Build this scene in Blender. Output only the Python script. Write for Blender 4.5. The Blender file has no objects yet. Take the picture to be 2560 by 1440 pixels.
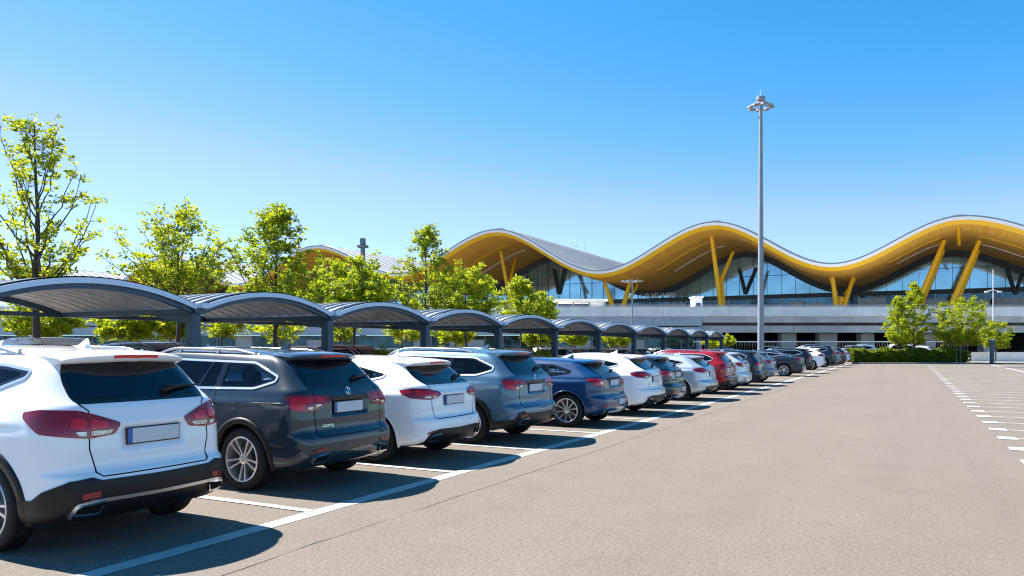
import bpy, math, random
import numpy as np
from mathutils import Vector, Matrix
from mathutils.bvhtree import BVHTree
from mathutils.geometry import delaunay_2d_cdt

# ---------------------------------------------------------------- camera, sky, sun
scene = bpy.context.scene
COL = scene.collection
R_ = math.radians
YAW = R_(27.6)            # camera looks 27.6 degrees to the left of the car row (+Y)
FPX = 1900.0              # focal length in pixels of the 2560 px wide frame
HOR = 868.0               # pixel row of the horizon
CAMH = 1.62
FWD = np.array([-math.sin(YAW), math.cos(YAW)])
RGT = np.array([math.cos(YAW), math.sin(YAW)])

cam_d = bpy.data.cameras.new('camera')
cam_d.sensor_width = 36.0
cam_d.lens = FPX / 2560.0 * 36.0
cam_d.shift_y = (HOR - 720.0) / 2560.0
cam_d.clip_start = 0.1
cam_d.clip_end = 6000.0
cam = bpy.data.objects.new('camera', cam_d)
cam.location = (0, 0, CAMH)
cam.rotation_euler = (R_(90), 0, YAW)
COL.objects.link(cam)
scene.camera = cam

SUN = Vector((-1.0, 0.05, 1.20)).normalized()
SUN_EL = math.asin(SUN.z)
world = bpy.data.worlds.new('World')
scene.world = world
world.use_nodes = True
wn = world.node_tree.nodes
bg = wn['Background']
sky = wn.new('ShaderNodeTexSky')
sky.sky_type = 'NISHITA'
sky.sun_disc = False
sky.sun_elevation = SUN_EL
sky.sun_rotation = math.atan2(SUN.x, SUN.y)
sky.altitude = 0.0
sky.air_density = 1.0
sky.dust_density = 0.0
sky.ozone_density = 6.0
# deepen the red channel so that the sky is a clean saturated blue overhead
wl_ = world.node_tree.links
sep = wn.new('ShaderNodeSeparateColor'); com = wn.new('ShaderNodeCombineColor')
pw = wn.new('ShaderNodeMath'); pw.operation = 'POWER'; pw.inputs[1].default_value = 2.9
mr_ = wn.new('ShaderNodeMath'); mr_.operation = 'MULTIPLY'; mr_.inputs[1].default_value = 0.245
mb_ = wn.new('ShaderNodeMath'); mb_.operation = 'MULTIPLY'; mb_.inputs[1].default_value = 1.17
wl_.new(sky.outputs[0], sep.inputs[0]); wl_.new(sep.outputs[0], pw.inputs[0]); wl_.new(pw.outputs[0], mr_.inputs[0])
lim = wn.new('ShaderNodeMath'); lim.operation = 'MULTIPLY'; lim.inputs[1].default_value = 0.61
mn_ = wn.new('ShaderNodeMath'); mn_.operation = 'MINIMUM'
wl_.new(sep.outputs[1], lim.inputs[0]); wl_.new(lim.outputs[0], mn_.inputs[0]); wl_.new(mr_.outputs[0], mn_.inputs[1])
wl_.new(mn_.outputs[0], com.inputs[0]); wl_.new(sep.outputs[1], com.inputs[1]); wl_.new(sep.outputs[2], mb_.inputs[0]); wl_.new(mb_.outputs[0], com.inputs[2])
wl_.new(com.outputs[0], bg.inputs[0])
bg.inputs[1].default_value = 0.068

sun_d = bpy.data.lights.new('sun', 'SUN')
sun_d.energy = 5.0
sun_d.angle = R_(0.53)
sun_d.color = (1.0, 0.94, 0.85)
sun = bpy.data.objects.new('sun', sun_d)
sun.rotation_euler = SUN.to_track_quat('Z', 'Y').to_euler()
sun.location = (-60, 0, 80)
COL.objects.link(sun)

scene.view_settings.view_transform = 'Standard'
scene.view_settings.look = 'None'
scene.view_settings.exposure = 1.43
scene.view_settings.gamma = 1.0
scene.cycles.max_bounces = 8
scene.cycles.use_denoising = True
scene.cycles.filter_width = 1.15

# ---------------------------------------------------------------- helpers
def ground_at(px, depth, z=0.0):
    """world point seen in pixel column px at camera depth"""
    lat = (px - 1280.0) / FPX * depth
    p = FWD * depth + RGT * lat
    return Vector((p[0], p[1], z))

def z_at(py, depth):
    return CAMH + (HOR - py) / FPX * depth

def on_plane_y(px, py, Y):
    """point on the vertical plane y = Y seen in pixel (px, py)"""
    u = (px - 1280.0) / FPX
    # lat = x*rx + Y*ry ; depth = x*fx + Y*fy
    x = (u * FWD[1] * Y - RGT[1] * Y) / (RGT[0] - u * FWD[0])
    d = x * FWD[0] + Y * FWD[1]
    return Vector((x, Y, z_at(py, d)))

class MB:
    def __init__(self):
        self.v = []; self.f = []
    def add(self, v, f):
        o = len(self.v)
        self.v.extend([tuple(map(float, p)) for p in v])
        self.f.extend([tuple(i + o for i in q) for q in f])
        return self
    def box(self, x0, x1, y0, y1, z0, z1):
        v = [(x0,y0,z0),(x1,y0,z0),(x1,y1,z0),(x0,y1,z0),(x0,y0,z1),(x1,y0,z1),(x1,y1,z1),(x0,y1,z1)]
        f = [(0,3,2,1),(4,5,6,7),(0,1,5,4),(1,2,6,5),(2,3,7,6),(3,0,4,7)]
        return self.add(v, f)
    def bbox(self, x0, x1, y0, y1, z0, z1, b=0.02):
        """box with chamfered vertical and top/bottom edges"""
        v = []; 
        def ring(z, ins):
            a0, a1, c0, c1 = x0+ins, x1-ins, y0+ins, y1-ins
            return [(a0+b,c0,z),(a1-b,c0,z),(a1,c0+b,z),(a1,c1-b,z),(a1-b,c1,z),(a0+b,c1,z),(a0,c1-b,z),(a0,c0+b,z)]
        rs = [ring(z0, b), ring(z0+b, 0), ring(z1-b, 0), ring(z1, b)]
        for r in rs: v += r
        f = []
        for k in range(3):
            for i in range(8):
                j = (i+1) % 8
                f.append((k*8+i, k*8+j, k*8+8+j, k*8+8+i))
        f.append(tuple(range(7, -1, -1))); f.append(tuple(range(24, 32)))
        return self.add(v, f)
    def tube(self, pts, rad, n=8, cap=True):
        pts = [Vector(p) for p in pts]
        if not hasattr(rad, '__len__'): rad = [rad]*len(pts)
        v = []; f = []
        for i, p in enumerate(pts):
            a = pts[max(i-1, 0)]; b = pts[min(i+1, len(pts)-1)]
            t = (b-a)
            if t.length < 1e-9: t = Vector((0,0,1))
            t.normalize()
            ref = Vector((0,0,1)) if abs(t.z) < 0.9 else Vector((1,0,0))
            u = t.cross(ref).normalized(); w = t.cross(u)
            for k in range(n):
                a_ = 2*math.pi*k/n
                v.append(p + (u*math.cos(a_) + w*math.sin(a_))*rad[i])
        for i in range(len(pts)-1):
            for k in range(n):
                k2 = (k+1) % n
                f.append((i*n+k, i*n+k2, (i+1)*n+k2, (i+1)*n+k))
        if cap:
            f.append(tuple(range(n))); f.append(tuple(range((len(pts)-1)*n+n-1, (len(pts)-1)*n-1, -1)))
        return self.add(v, f)
    def bar(self, a, b, w, h):
        """rectangular bar from a to b, w across, h up"""
        a = Vector(a); b = Vector(b); t = (b-a).normalized()
        ref = Vector((0,0,1)) if abs(t.z) < 0.95 else Vector((1,0,0))
        u = t.cross(ref).normalized()*w*.5; q = u.cross(t).normalized()*h*.5
        v = [a-u-q, a+u-q, a+u+q, a-u+q, b-u-q, b+u-q, b+u+q, b-u+q]
        f = [(0,3,2,1),(4,5,6,7),(0,1,5,4),(1,2,6,5),(2,3,7,6),(3,0,4,7)]
        return self.add(v, f)
    def revolve(self, prof, axis='y', n=32, c=(0,0,0), closed=False):
        """prof: list of (r, h)"""
        v = []; f = []
        m = len(prof)
        for k in range(n):
            a = 2*math.pi*k/n
            for r, h in prof:
                if axis == 'y': v.append((c[0]+r*math.cos(a), c[1]+h, c[2]+r*math.sin(a)))
                else: v.append((c[0]+r*math.cos(a), c[1]+r*math.sin(a), c[2]+h))
        for k in range(n):
            k2 = (k+1) % n
            for i in range(m-1 if not closed else m):
                j = (i+1) % m
                f.append((k*m+i, k*m+j, k2*m+j, k2*m+i))
        return self.add(v, f)
    def build(self, name, mat, parent=None, smooth=False, angle=None):
        me = bpy.data.meshes.new(name)
        me.from_pydata(self.v, [], self.f)
        return finish(name, me, mat, parent, smooth, angle)

def finish(name, me, mat, parent=None, smooth=False, angle=None):
    if mat is not None: me.materials.append(mat)
    if smooth:
        me.polygons.foreach_set('use_smooth', [True]*len(me.polygons))
        if angle: me.set_sharp_from_angle(angle=R_(angle))
    me.update()
    o = bpy.data.objects.new(name, me)
    COL.objects.link(o)
    if parent is not None: o.parent = parent
    return o

def tag(o, label=None, cat=None, group=None, kind=None):
    if label: o['label'] = label
    if cat: o['category'] = cat
    if group: o['group'] = group
    if kind: o['kind'] = kind
    return o

def empty(name, loc=(0,0,0), rz=0.0, label=None, cat=None, group=None):
    o = bpy.data.objects.new(name, None)
    o.empty_display_size = 0.3
    o.location = loc; o.rotation_euler = (0,0,rz)
    COL.objects.link(o)
    return tag(o, label, cat, group)

# ---------------------------------------------------------------- materials
def mat(name, color, rough=0.5, metal=0.0, coat=0.0, spec=0.5, noise=None, bump=None, trans=None, emit=None):
    """noise=(scale, amount, detail) varies the base colour, bump=(scale, strength)"""
    m = bpy.data.materials.new(name); m.use_nodes = True
    nt = m.node_tree; b = nt.nodes['Principled BSDF']
    c = tuple(color)+(1.0,)
    b.inputs['Base Color'].default_value = c
    b.inputs['Roughness'].default_value = rough
    b.inputs['Metallic'].default_value = metal
    b.inputs['Coat Weight'].default_value = coat
    b.inputs['Coat Roughness'].default_value = 0.03
    b.inputs['Specular IOR Level'].default_value = spec
    tc = None
    if noise or bump:
        tc = nt.nodes.new('ShaderNodeTexCoord')
    if noise:
        n = nt.nodes.new('ShaderNodeTexNoise'); n.inputs['Scale'].default_value = noise[0]
        n.inputs['Detail'].default_value = noise[2] if len(noise) > 2 else 4
        nt.links.new(tc.outputs['Object'], n.inputs['Vector'])
        r = nt.nodes.new('ShaderNodeValToRGB')
        r.color_ramp.elements[0].position = 0.32; r.color_ramp.elements[1].position = 0.68
        k = noise[1]
        r.color_ramp.elements[0].color = tuple(x*(1-k) for x in color)+(1,)
        r.color_ramp.elements[1].color = tuple(min(1, x*(1+k)) for x in color)+(1,)
        nt.links.new(n.outputs['Fac'], r.inputs['Fac'])
        nt.links.new(r.outputs['Color'], b.inputs['Base Color'])
    if bump:
        n2 = nt.nodes.new('ShaderNodeTexNoise'); n2.inputs['Scale'].default_value = bump[0]
        n2.inputs['Detail'].default_value = 3
        nt.links.new(tc.outputs['Object'], n2.inputs['Vector'])
        bp = nt.nodes.new('ShaderNodeBump'); bp.inputs['Strength'].default_value = bump[1]
        bp.inputs['Distance'].default_value = bump[2] if len(bump) > 2 else 0.02
        nt.links.new(n2.outputs['Fac'], bp.inputs['Height'])
        nt.links.new(bp.outputs['Normal'], b.inputs['Normal'])
    return m

def paint(name, color, metal=0.0, rough=0.35, lining=False):
    """clear-coated paint outside, dark cabin lining on the inner side of the skin"""
    m = mat(name, color, rough=rough, metal=metal, coat=1.0, spec=0.2)
    if not lining: return m
    nt = m.node_tree; b = nt.nodes['Principled BSDF']; out = nt.nodes['Material Output']
    geo = nt.nodes.new('ShaderNodeNewGeometry'); mx = nt.nodes.new('ShaderNodeMixShader')
    d = nt.nodes.new('ShaderNodeBsdfDiffuse'); d.inputs[0].default_value = (.02, .02, .022, 1)
    nt.links.new(geo.outputs['Backfacing'], mx.inputs[0]); nt.links.new(b.outputs[0], mx.inputs[1]); nt.links.new(d.outputs[0], mx.inputs[2])
    nt.links.new(mx.outputs[0], out.inputs['Surface'])
    return m

def leaf_mat(name, c1, c2, tr=0.45):
    m = bpy.data.materials.new(name); m.use_nodes = True
    nt = m.node_tree; b = nt.nodes['Principled BSDF']; out = nt.nodes['Material Output']
    tc = nt.nodes.new('ShaderNodeTexCoord')
    n = nt.nodes.new('ShaderNodeTexNoise'); n.inputs['Scale'].default_value = 3.5; n.inputs['Detail'].default_value = 6
    nt.links.new(tc.outputs['Object'], n.inputs['Vector'])
    r = nt.nodes.new('ShaderNodeValToRGB')
    r.color_ramp.elements[0].position = 0.35; r.color_ramp.elements[1].position = 0.65
    r.color_ramp.elements[0].color = tuple(c1)+(1,); r.color_ramp.elements[1].color = tuple(c2)+(1,)
    nt.links.new(n.outputs['Fac'], r.inputs['Fac'])
    nt.links.new(r.outputs['Color'], b.inputs['Base Color'])
    b.inputs['Roughness'].default_value = 0.5
    t = nt.nodes.new('ShaderNodeBsdfTranslucent')
    nt.links.new(r.outputs['Color'], t.inputs['Color'])
    mx = nt.nodes.new('ShaderNodeMixShader'); mx.inputs[0].default_value = tr
    nt.links.new(b.outputs[0], mx.inputs[1]); nt.links.new(t.outputs[0], mx.inputs[2])
    nt.links.new(mx.outputs[0], out.inputs['Surface'])
    return m

M = {}
M['glass'] = mat('dark_car_glass', (0.003, 0.006, 0.011), rough=0.015, spec=0.5)
def tinted(name, tint, fac):
    m = mat(name, (0.003, 0.006, 0.011), rough=0.015, spec=0.6)
    nt = m.node_tree; b = nt.nodes['Principled BSDF']; out = nt.nodes['Material Output']
    t = nt.nodes.new('ShaderNodeBsdfTransparent'); t.inputs[0].default_value = tuple(tint)+(1,)
    mx = nt.nodes.new('ShaderNodeMixShader'); mx.inputs[0].default_value = fac
    nt.links.new(b.outputs[0], mx.inputs[1]); nt.links.new(t.outputs[0], mx.inputs[2]); nt.links.new(mx.outputs[0], out.inputs['Surface'])
    return m
M['side_glass'] = tinted('tinted_side_glass', (.55, .75, .88), .62)
M['seat'] = mat('seat_fabric', (.022, .023, .026), rough=.85)
M['trim'] = mat('bright_trim', (.80, .80, .80), rough=.28, metal=.75)
M['black'] = mat('black_plastic', (0.007, 0.007, 0.008), rough=0.42, spec=0.3, bump=(900, 0.15, 0.001))
M['gap'] = mat('panel_gap', (0.006, 0.006, 0.007), rough=0.8, spec=0.1)
M['gloss_black'] = mat('gloss_black_trim', (0.01, 0.01, 0.011), rough=0.12)
M['chrome'] = mat('chrome', (0.78, 0.79, 0.8), rough=0.12, metal=1.0)
M['satin'] = mat('satin_metal', (0.55, 0.55, 0.56), rough=0.28, metal=1.0)
M['rim'] = mat('alloy', (0.72, 0.71, 0.70), rough=0.30, metal=0.8)
M['tyre'] = mat('tyre_rubber', (0.010, 0.010, 0.011), rough=0.7, spec=0.3, noise=(30, 0.25))
M['brake'] = mat('brake_steel', (0.10, 0.10, 0.10), rough=0.45, metal=0.8)
M['lamp_dark'] = mat('tail_lamp_dark_red', (0.26, 0.003, 0.010), rough=0.08, coat=1.0, spec=0.2)
M['lamp_red'] = mat('tail_lamp_red', (0.62, 0.006, 0.012), rough=0.1, coat=1.0, spec=0.2)
M['lamp_clear'] = mat('tail_lamp_clear', (0.55, 0.52, 0.50), rough=0.12, metal=0.3, coat=1.0, noise=(45, 0.5))
M['plate'] = mat('plate_blank', (0.58, 0.61, 0.64), rough=0.4)
M['plate_blue'] = mat('plate_band', (0.02, 0.12, 0.42), rough=0.4)
M['under'] = mat('underbody', (0.01, 0.01, 0.01), rough=0.9, spec=0.1)
# ---------------------------------------------------------------- ground and markings
def asphalt(name, base):
    m = bpy.data.materials.new(name); m.use_nodes = True
    nt = m.node_tree; b = nt.nodes['Principled BSDF']; N = nt.nodes.new; Lk = nt.links.new
    tc = N('ShaderNodeTexCoord')
    def noise(s, d, r=.6):
        n = N('ShaderNodeTexNoise'); n.inputs['Scale'].default_value = s; n.inputs['Detail'].default_value = d; n.inputs['Roughness'].default_value = r
        Lk(tc.outputs['Object'], n.inputs['Vector']); return n
    def ramp(src, p0, p1, c0, c1):
        r = N('ShaderNodeValToRGB'); r.color_ramp.elements[0].position = p0; r.color_ramp.elements[1].position = p1
        r.color_ramp.elements[0].color = (c0,c0,c0,1); r.color_ramp.elements[1].color = (c1,c1,c1,1)
        Lk(src, r.inputs['Fac']); return r
    def mul(a, c):
        x = N('ShaderNodeMixRGB'); x.blend_type = 'MULTIPLY'; x.inputs[0].default_value = 1
        Lk(a, x.inputs[1]); Lk(c, x.inputs[2]); return x.outputs[0]
    big = ramp(noise(.22, 3).outputs['Fac'], .35, .68, .96, 1.03)
    mid = ramp(noise(1.7, 5).outputs['Fac'], .34, .70, .945, 1.04)
    fine = ramp(noise(38, 4, .75).outputs['Fac'], .36, .66, .72, 1.2)
    vo = N('ShaderNodeTexVoronoi'); vo.inputs['Scale'].default_value = 70; Lk(tc.outputs['Object'], vo.inputs['Vector'])
    sp = ramp(vo.outputs['Distance'], .05, .55, .66, 1.12)
    mp = N('ShaderNodeMapping'); mp.inputs['Scale'].default_value = (.9, .035, 1); Lk(tc.outputs['Object'], mp.inputs['Vector'])
    tn = noise(1.0, 3); Lk(mp.outputs[0], tn.inputs['Vector'])
    trk = ramp(tn.outputs['Fac'], .36, .62, .955, 1.015)       # faint worn wheel tracks along the aisle
    rgb = N('ShaderNodeRGB'); rgb.outputs[0].default_value = tuple(base)+(1,)
    c = mul(mul(mul(mul(mul(rgb.outputs[0], big.outputs[0]), mid.outputs[0]), fine.outputs[0]), sp.outputs[0]), trk.outputs[0])
    Lk(c, b.inputs['Base Color'])
    b.inputs['Roughness'].default_value = .88; b.inputs['Specular IOR Level'].default_value = .25
    bp = N('ShaderNodeBump'); bp.inputs['Strength'].default_value = .55; bp.inputs['Distance'].default_value = .012
    Lk(fine.outputs[0], bp.inputs['Height']); Lk(bp.outputs['Normal'], b.inputs['Normal'])
    return m

M['asphalt'] = asphalt('sunbleached_asphalt', (.180, .152, .128))
M['line'] = mat('road_paint', (.42, .41, .39), rough=.7, noise=(9, .13, 6))
M['crack'] = mat('joint_dark', (.085, .072, .06), rough=.9, noise=(6, .5))
M['kerb'] = mat('kerb_concrete', (.24, .23, .21), rough=.85, noise=(3, .2))
M['conc_light'] = mat('pale_concrete', (.84, .82, .79), rough=.8, noise=(.5, .14, 8), bump=(6, .2))
M['conc'] = mat('grey_concrete', (.52, .51, .50), rough=.8, noise=(.45, .16, 8), bump=(6, .2))
M['conc_blue'] = mat('blue_grey_panel', (.40, .46, .53), rough=.55, noise=(.35, .12, 6))
M['conc_dark'] = mat('shaded_concrete', (.16, .155, .15), rough=.9, noise=(.5, .2))  # concrete copy darkened to carry the recess shade; plain dark grey on fence uprights
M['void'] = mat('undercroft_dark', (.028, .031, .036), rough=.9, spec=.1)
M['steel_dark'] = mat('navy_steel', (.035, .065, .105), rough=.42, metal=.1, noise=(3, .18))
M['steel_grey'] = mat('grey_steel_trim', (.52, .66, .80), rough=.4, metal=.0)
M['sheet'] = mat('ribbed_sheet_roof', (.36, .37, .385), rough=.45, metal=.15, noise=(2, .12))
M['soffit_sheet'] = mat('shelter_underside', (.60, .58, .56), rough=.5, metal=.0, noise=(3, .2))
M['galv'] = mat('galvanised_steel', (.27, .295, .32), rough=.5, metal=.1, noise=(.8, .1))
M['white_metal'] = mat('white_rail', (.75, .77, .78), rough=.4)

g = MB(); g.add([(-700,-60,0),(500,-60,0),(500,1500,0),(-700,1500,0)], [(0,1,2,3)])
tag(g.build('ground', M['asphalt']), kind='structure')

def sheet(mb, x0, x1, y0, y1, z=.004):
    mb.add([(x0,y0,z),(x1,y0,z),(x1,y1,z),(x0,y1,z)], [(0,1,2,3)])

# front line of the left bays, with worn breaks, and the bay dividers
def worn_line(mb, x0, x1, y0, y1, axis, rng, z):
    """a painted strip with slightly uneven edges"""
    n = max(2, int(abs((y1-y0) if axis == 'y' else (x1-x0))/.25))
    v = []; f = []
    for i in range(n+1):
        t = i/n; j0 = rng.uniform(-.008, .008); j1 = rng.uniform(-.008, .008)
        if axis == 'y':
            y = y0+(y1-y0)*t; v += [(x0+j0, y, z), (x1+j1, y, z)]
        else:
            x = x0+(x1-x0)*t; v += [(x, y0+j0, z), (x, y1+j1, z)]
    for i in range(n): f.append((2*i, 2*i+1, 2*i+3, 2*i+2) if axis == 'y' else (2*i, 2*i+2, 2*i+3, 2*i+1))
    mb.add(v, f)
rng = random.Random(5)
mk = MB()
BAYS = [3.0, 5.72, 8.36, 10.78, 13.42, 16.45, 19.15, 21.9]
y = 21.9
while y < 81: y += 2.68; BAYS.append(y)
prev = -2.0
worn_line(mk, -5.24, -5.06, -8, BAYS[-1]+.07, 'y', rng, .004)
for b in BAYS: worn_line(mk, -10.2, -5.22, b-.055, b+.055, 'x', rng, .008)
y = 12.80
while y < 80:
    worn_line(mk, 1.40, 1.68, y-.23, y+.23, 'y', rng, .008)
    worn_line(mk, 1.68, 6.6, y-.05, y+.05, 'x', rng, .004)
    y += 1.62
worn_line(mk, 6.55, 6.75, 8, 82, 'y', rng, .008)
for yb in np.arange(9.0, 82, 2.7): worn_line(mk, 6.76, 11.8, yb-.05, yb+.05, 'x', rng, .004)
worn_line(mk, -14.55, -14.40, 0, 66, 'y', rng, .004)
tag(mk.build('road_markings', M['line']), kind='structure')
cr = MB()
pts = []; yy = 3.0; xx = -4.33
v = []; f = []
while yy < 80:
    w = rng.uniform(.0015, .007)
    v += [(xx-w, yy, .003), (xx+w, yy, .003)]
    yy += rng.uniform(.12, .4); xx += rng.uniform(-.02, .02); xx = xx*.9-4.33*.1
for i in range(len(v)//2-1): f.append((2*i, 2*i+1, 2*i+3, 2*i+2))
cr.add(v, f)
tag(cr.build('road_joint', M['crack']), kind='structure')

# ---------------------------------------------------------------- elevated road in front of the terminal (parallel to the picture)
VD = 88.0
def lat(px, d=VD): return (px-1280.0)/FPX*d
def frame_root(name, d, label, cat, group=None):
    p = ground_at(1280, d)
    return empty(name, p, YAW, label, cat, group)
zz = lambda py: z_at(py, VD)
via = frame_root('elevated_road', VD, 'pale concrete elevated road with a long parapet crossing in front of the wavy-roofed terminal', 'elevated road')
XL, XR = lat(-330), lat(3150)
XB = lat(1757)
b = MB()
step = 6.0
def panels(mb, x0, x1, y0, y1, z0, z1, w, gap=.03):
    n = max(1, round((x1-x0)/w)); w = (x1-x0)/n
    for i in range(n): mb.box(x0+i*w+gap*.5, x0+(i+1)*w-gap*.5, y0, y1, z0, z1)
panels(b, XL, XR, 0, .35, zz(791), zz(769), 7.5, .035)
b.build('parapet', M['conc_light'], via)
b = MB(); b.box(XL, XR, -.06, .42, zz(769), zz(769)+.10); b.build('coping', M['conc_light'], via)
b = MB(); panels(b, XL, XB, .25, .6, zz(814), zz(792.5), 5.6, .04); b.build('fascia', M['conc_blue'], via)
b = MB(); panels(b, XB+.02, XR, .25, .6, zz(806), zz(792.5), 9, .04); b.build('fascia', M['conc'], via)
b = MB(); b.box(XL, XR, .36, 16, zz(797), zz(790.5)); b.build('road_deck', M['conc'], via)
b = MB(); b.box(XB+.1, XR, 1.6, 2.0, zz(813.5), zz(806.4))
x = XB+3
while x < XR: b.box(x, x+1.3, 1.45, 1.59, zz(813.4), zz(806.5)); x += 4.2
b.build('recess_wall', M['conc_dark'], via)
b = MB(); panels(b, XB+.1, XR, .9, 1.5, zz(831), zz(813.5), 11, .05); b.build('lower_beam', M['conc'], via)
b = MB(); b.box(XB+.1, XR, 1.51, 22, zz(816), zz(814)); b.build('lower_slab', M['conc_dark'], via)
for px, w in ((1998, .9), (2100, 1.1), (2202, .8), (2355, 1.1), (2520, .8), (2660, 1.0)):
    b = MB(); b.bbox(lat(px)-w, lat(px)+w, 3.2, 4.6, 0, zz(831.5), .08); b.build('pillar', M['conc'], via)
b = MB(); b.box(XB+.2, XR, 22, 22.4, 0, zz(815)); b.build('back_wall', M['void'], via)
# railing on the parapet
b = MB()
b.tube([(XL, .17, zz(762.5)), (XR, .17, zz(762.5))], .045, 6); b.tube([(XL, .17, zz(766)), (XR, .17, zz(766))], .025, 6)
x = XL
while x < XR: b.tube([(x, .17, zz(769)), (x, .17, zz(762.5))], .03, 6); x += 2.2
b.build('railing', M['galv'], via)
# closed part left of the step: panel wall and glazed ground floor
b = MB(); panels(b, XL, XB, .15, .6, zz(838), zz(818), 2.9, .035); b.build('wall_panels', M['conc_blue'], via)
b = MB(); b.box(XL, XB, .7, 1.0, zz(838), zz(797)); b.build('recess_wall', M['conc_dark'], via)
b = MB(); b.box(XB-.35, XB, .62, 22, 0, zz(797)); b.build('end_wall', M['conc_blue'], via)
M['shopglass'] = mat('dark_shop_glass', (.03, .06, .10), rough=.05, metal=.55, noise=(.6, .7, 3))
b = MB()
x = XL
r2 = random.Random(3)
while x < XB-.5:
    w = 2.1
    b.box(x+.05, min(x+w-.05, XB-.4), 1.6, 1.64, .25, zz(838.5)); x += w
b.build('glazing', M['shopglass'], via)
b = MB(); x = XL
while x < XB-.5:
    b.box(x-.06, x+.06, 1.45, 1.66, 0, zz(838.5)); x += 2.1
b.box(XL, XB-.4, 1.44, 1.67, 1.02, 1.10)
b.box(XL, XB-.4, 1.44, 1.67, 0, .22)
b.build('mullions', M['galv'], via)
b = MB(); x = XL
while x < XB-3:
    if r2.random() < .42:
        w = r2.choice([1.98, 1.98, 4.08]); b.box(x+.06, x+w-.02, 1.5, 1.59, r2.choice([.25, 1.12]), zz(838.5)-r2.choice([.02, .02, .5]))
        x += 4.2
    else: x += 2.1
b.build('wall_infill', M['conc'], via)

# ---------------------------------------------------------------- terminal with the waved roof (facade on the plane y = YF)
YF = 115.0
YG = YF+27.0
DECK = zz(790)
CT = [(-290, 16.), (-262, 22.), (-240, 15.2), (-215, 22.6), (-190, 15.0), (-166, 22.4), (-143.5, 15.0), (-125.5, 21.3), (-104.0, 21.6)]
crest = [on_plane_y(px, py, YF) for px, py in ((787, 615), (1236, 574), (1780, 555), (2400, 540))]
trough = [on_plane_y(px, py, YF) for px, py in ((1000, 684), (1502, 677), (2085, 659))]
cx = [-330, -300, -272, -246, -221, -196, -172, -147]
cz = [14.8, 21.5, 14.8, 21.5, 14.8, 21.8, 15.0, 21.9]
xs_ = cx + [-125.0, crest[0].x, trough[0].x, crest[1].x, trough[1].x, crest[2].x, trough[2].x, crest[3].x, 24.0, 43.0, 62.0]
zs_ = cz + [14.9, crest[0].z, trough[0].z, crest[1].z, trough[1].z, crest[2].z, trough[2].z, crest[3].z, 13.2, 18.5, 13.0]
def hermite(x, xs, zs):
    i = int(np.clip(np.searchsorted(xs, x)-1, 0, len(xs)-2))
    t = (x-xs[i])/(xs[i+1]-xs[i]); t = min(max(t, 0), 1)
    s = t*t*(3-2*t)
    lin = .5-.5*math.cos(math.pi*t)
    s = .6*s+.4*lin
    return zs[i]+(zs[i+1]-zs[i])*s
zr = lambda x: hermite(x, xs_, zs_)
XA, XZ = -205.0, 60.0
grid = np.arange(XA, XZ+.01, 1.0)
term = empty('terminal_building', (0, YF, 0), 0, 'airport terminal with a silver waved roof, golden underside and yellow slanting columns', 'terminal')
M['roof'] = mat('silver_roof_sheet', (.60, .61, .63), rough=.5, metal=.1)
M['roof_edge'] = mat('roof_edge_metal', (.80, .82, .84), rough=.4, metal=.0)
M['roof_edge_dark'] = mat('roof_edge_dark_metal', (.26, .29, .33), rough=.4, metal=.2)  # plain dark grey metal of the roof gutter
M['yellow'] = mat('yellow_steel', (.82, .47, .008), rough=.45)
M['bamboo'] = None
def bamboo():
    m = bpy.data.materials.new('golden_slats'); m.use_nodes = True
    nt = m.node_tree; b_ = nt.nodes['Principled BSDF']
    tc = nt.nodes.new('ShaderNodeTexCoord')
    mp = nt.nodes.new('ShaderNodeMapping'); mp.inputs['Scale'].default_value = (2.2, .05, .05)
    nt.links.new(tc.outputs['Object'], mp.inputs['Vector'])
    n = nt.nodes.new('ShaderNodeTexNoise'); n.inputs['Scale'].default_value = 3; n.inputs['Detail'].default_value = 4
    nt.links.new(mp.outputs[0], n.inputs['Vector'])
    r = nt.nodes.new('ShaderNodeValToRGB')
    r.color_ramp.elements[0].position = .3; r.color_ramp.elements[1].position = .7
    r.color_ramp.elements[0].color = (.72, .37, .05, 1); r.color_ramp.elements[1].color = (.92, .52, .08, 1)
    nt.links.new(n.outputs['Fac'], r.inputs['Fac']); nt.links.new(r.outputs['Color'], b_.inputs['Base Color'])
    b_.inputs['Roughness'].default_value = .6
    return m
M['bamboo'] = bamboo()
M['curtain'] = mat('curtain_wall_glass', (.30, .52, .66), rough=.06, metal=.75, noise=(.18, .25, 3))
M['mullion'] = mat('dark_mullion', (.03, .04, .05), rough=.5)
# slope helper for an offset normal to the wave
def nrm(x):
    d = (zr(x+.5)-zr(x-.5)); l = math.hypot(1, d); return -d/l, 1/l
# roof top with standing seams
b = MB()
ys = np.arange(.0, 84.0, .6)
v = []; f = []
xs2 = np.arange(XA, XZ+.01, 1.6)
for j, y in enumerate(ys):
    rib = 0.0
    for x in xs2:
        v.append((x, y, zr(x)+.04+rib + (-.05 if y == 0 else 0)))
n = len(xs2)
for j in range(len(ys)-1):
    for i in range(n-1): f.append((j*n+i, j*n+i+1, (j+1)*n+i+1, (j+1)*n+i))
b.add(v, f); b.build('roof_sheet', M['roof'], term, smooth=True)
M['seam'] = mat('roof_seam_shade', (.24, .25, .27), rough=.5, metal=.1)  # raised roof ribs in dark grey, their shading put into the colour
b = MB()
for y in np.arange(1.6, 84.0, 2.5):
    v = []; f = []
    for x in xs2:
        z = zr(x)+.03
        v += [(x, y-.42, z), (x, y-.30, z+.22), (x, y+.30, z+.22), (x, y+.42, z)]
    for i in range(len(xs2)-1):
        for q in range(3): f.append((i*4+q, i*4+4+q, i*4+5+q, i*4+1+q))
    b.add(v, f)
b.build('roof_seams_shaded', M['seam'], term)
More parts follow.
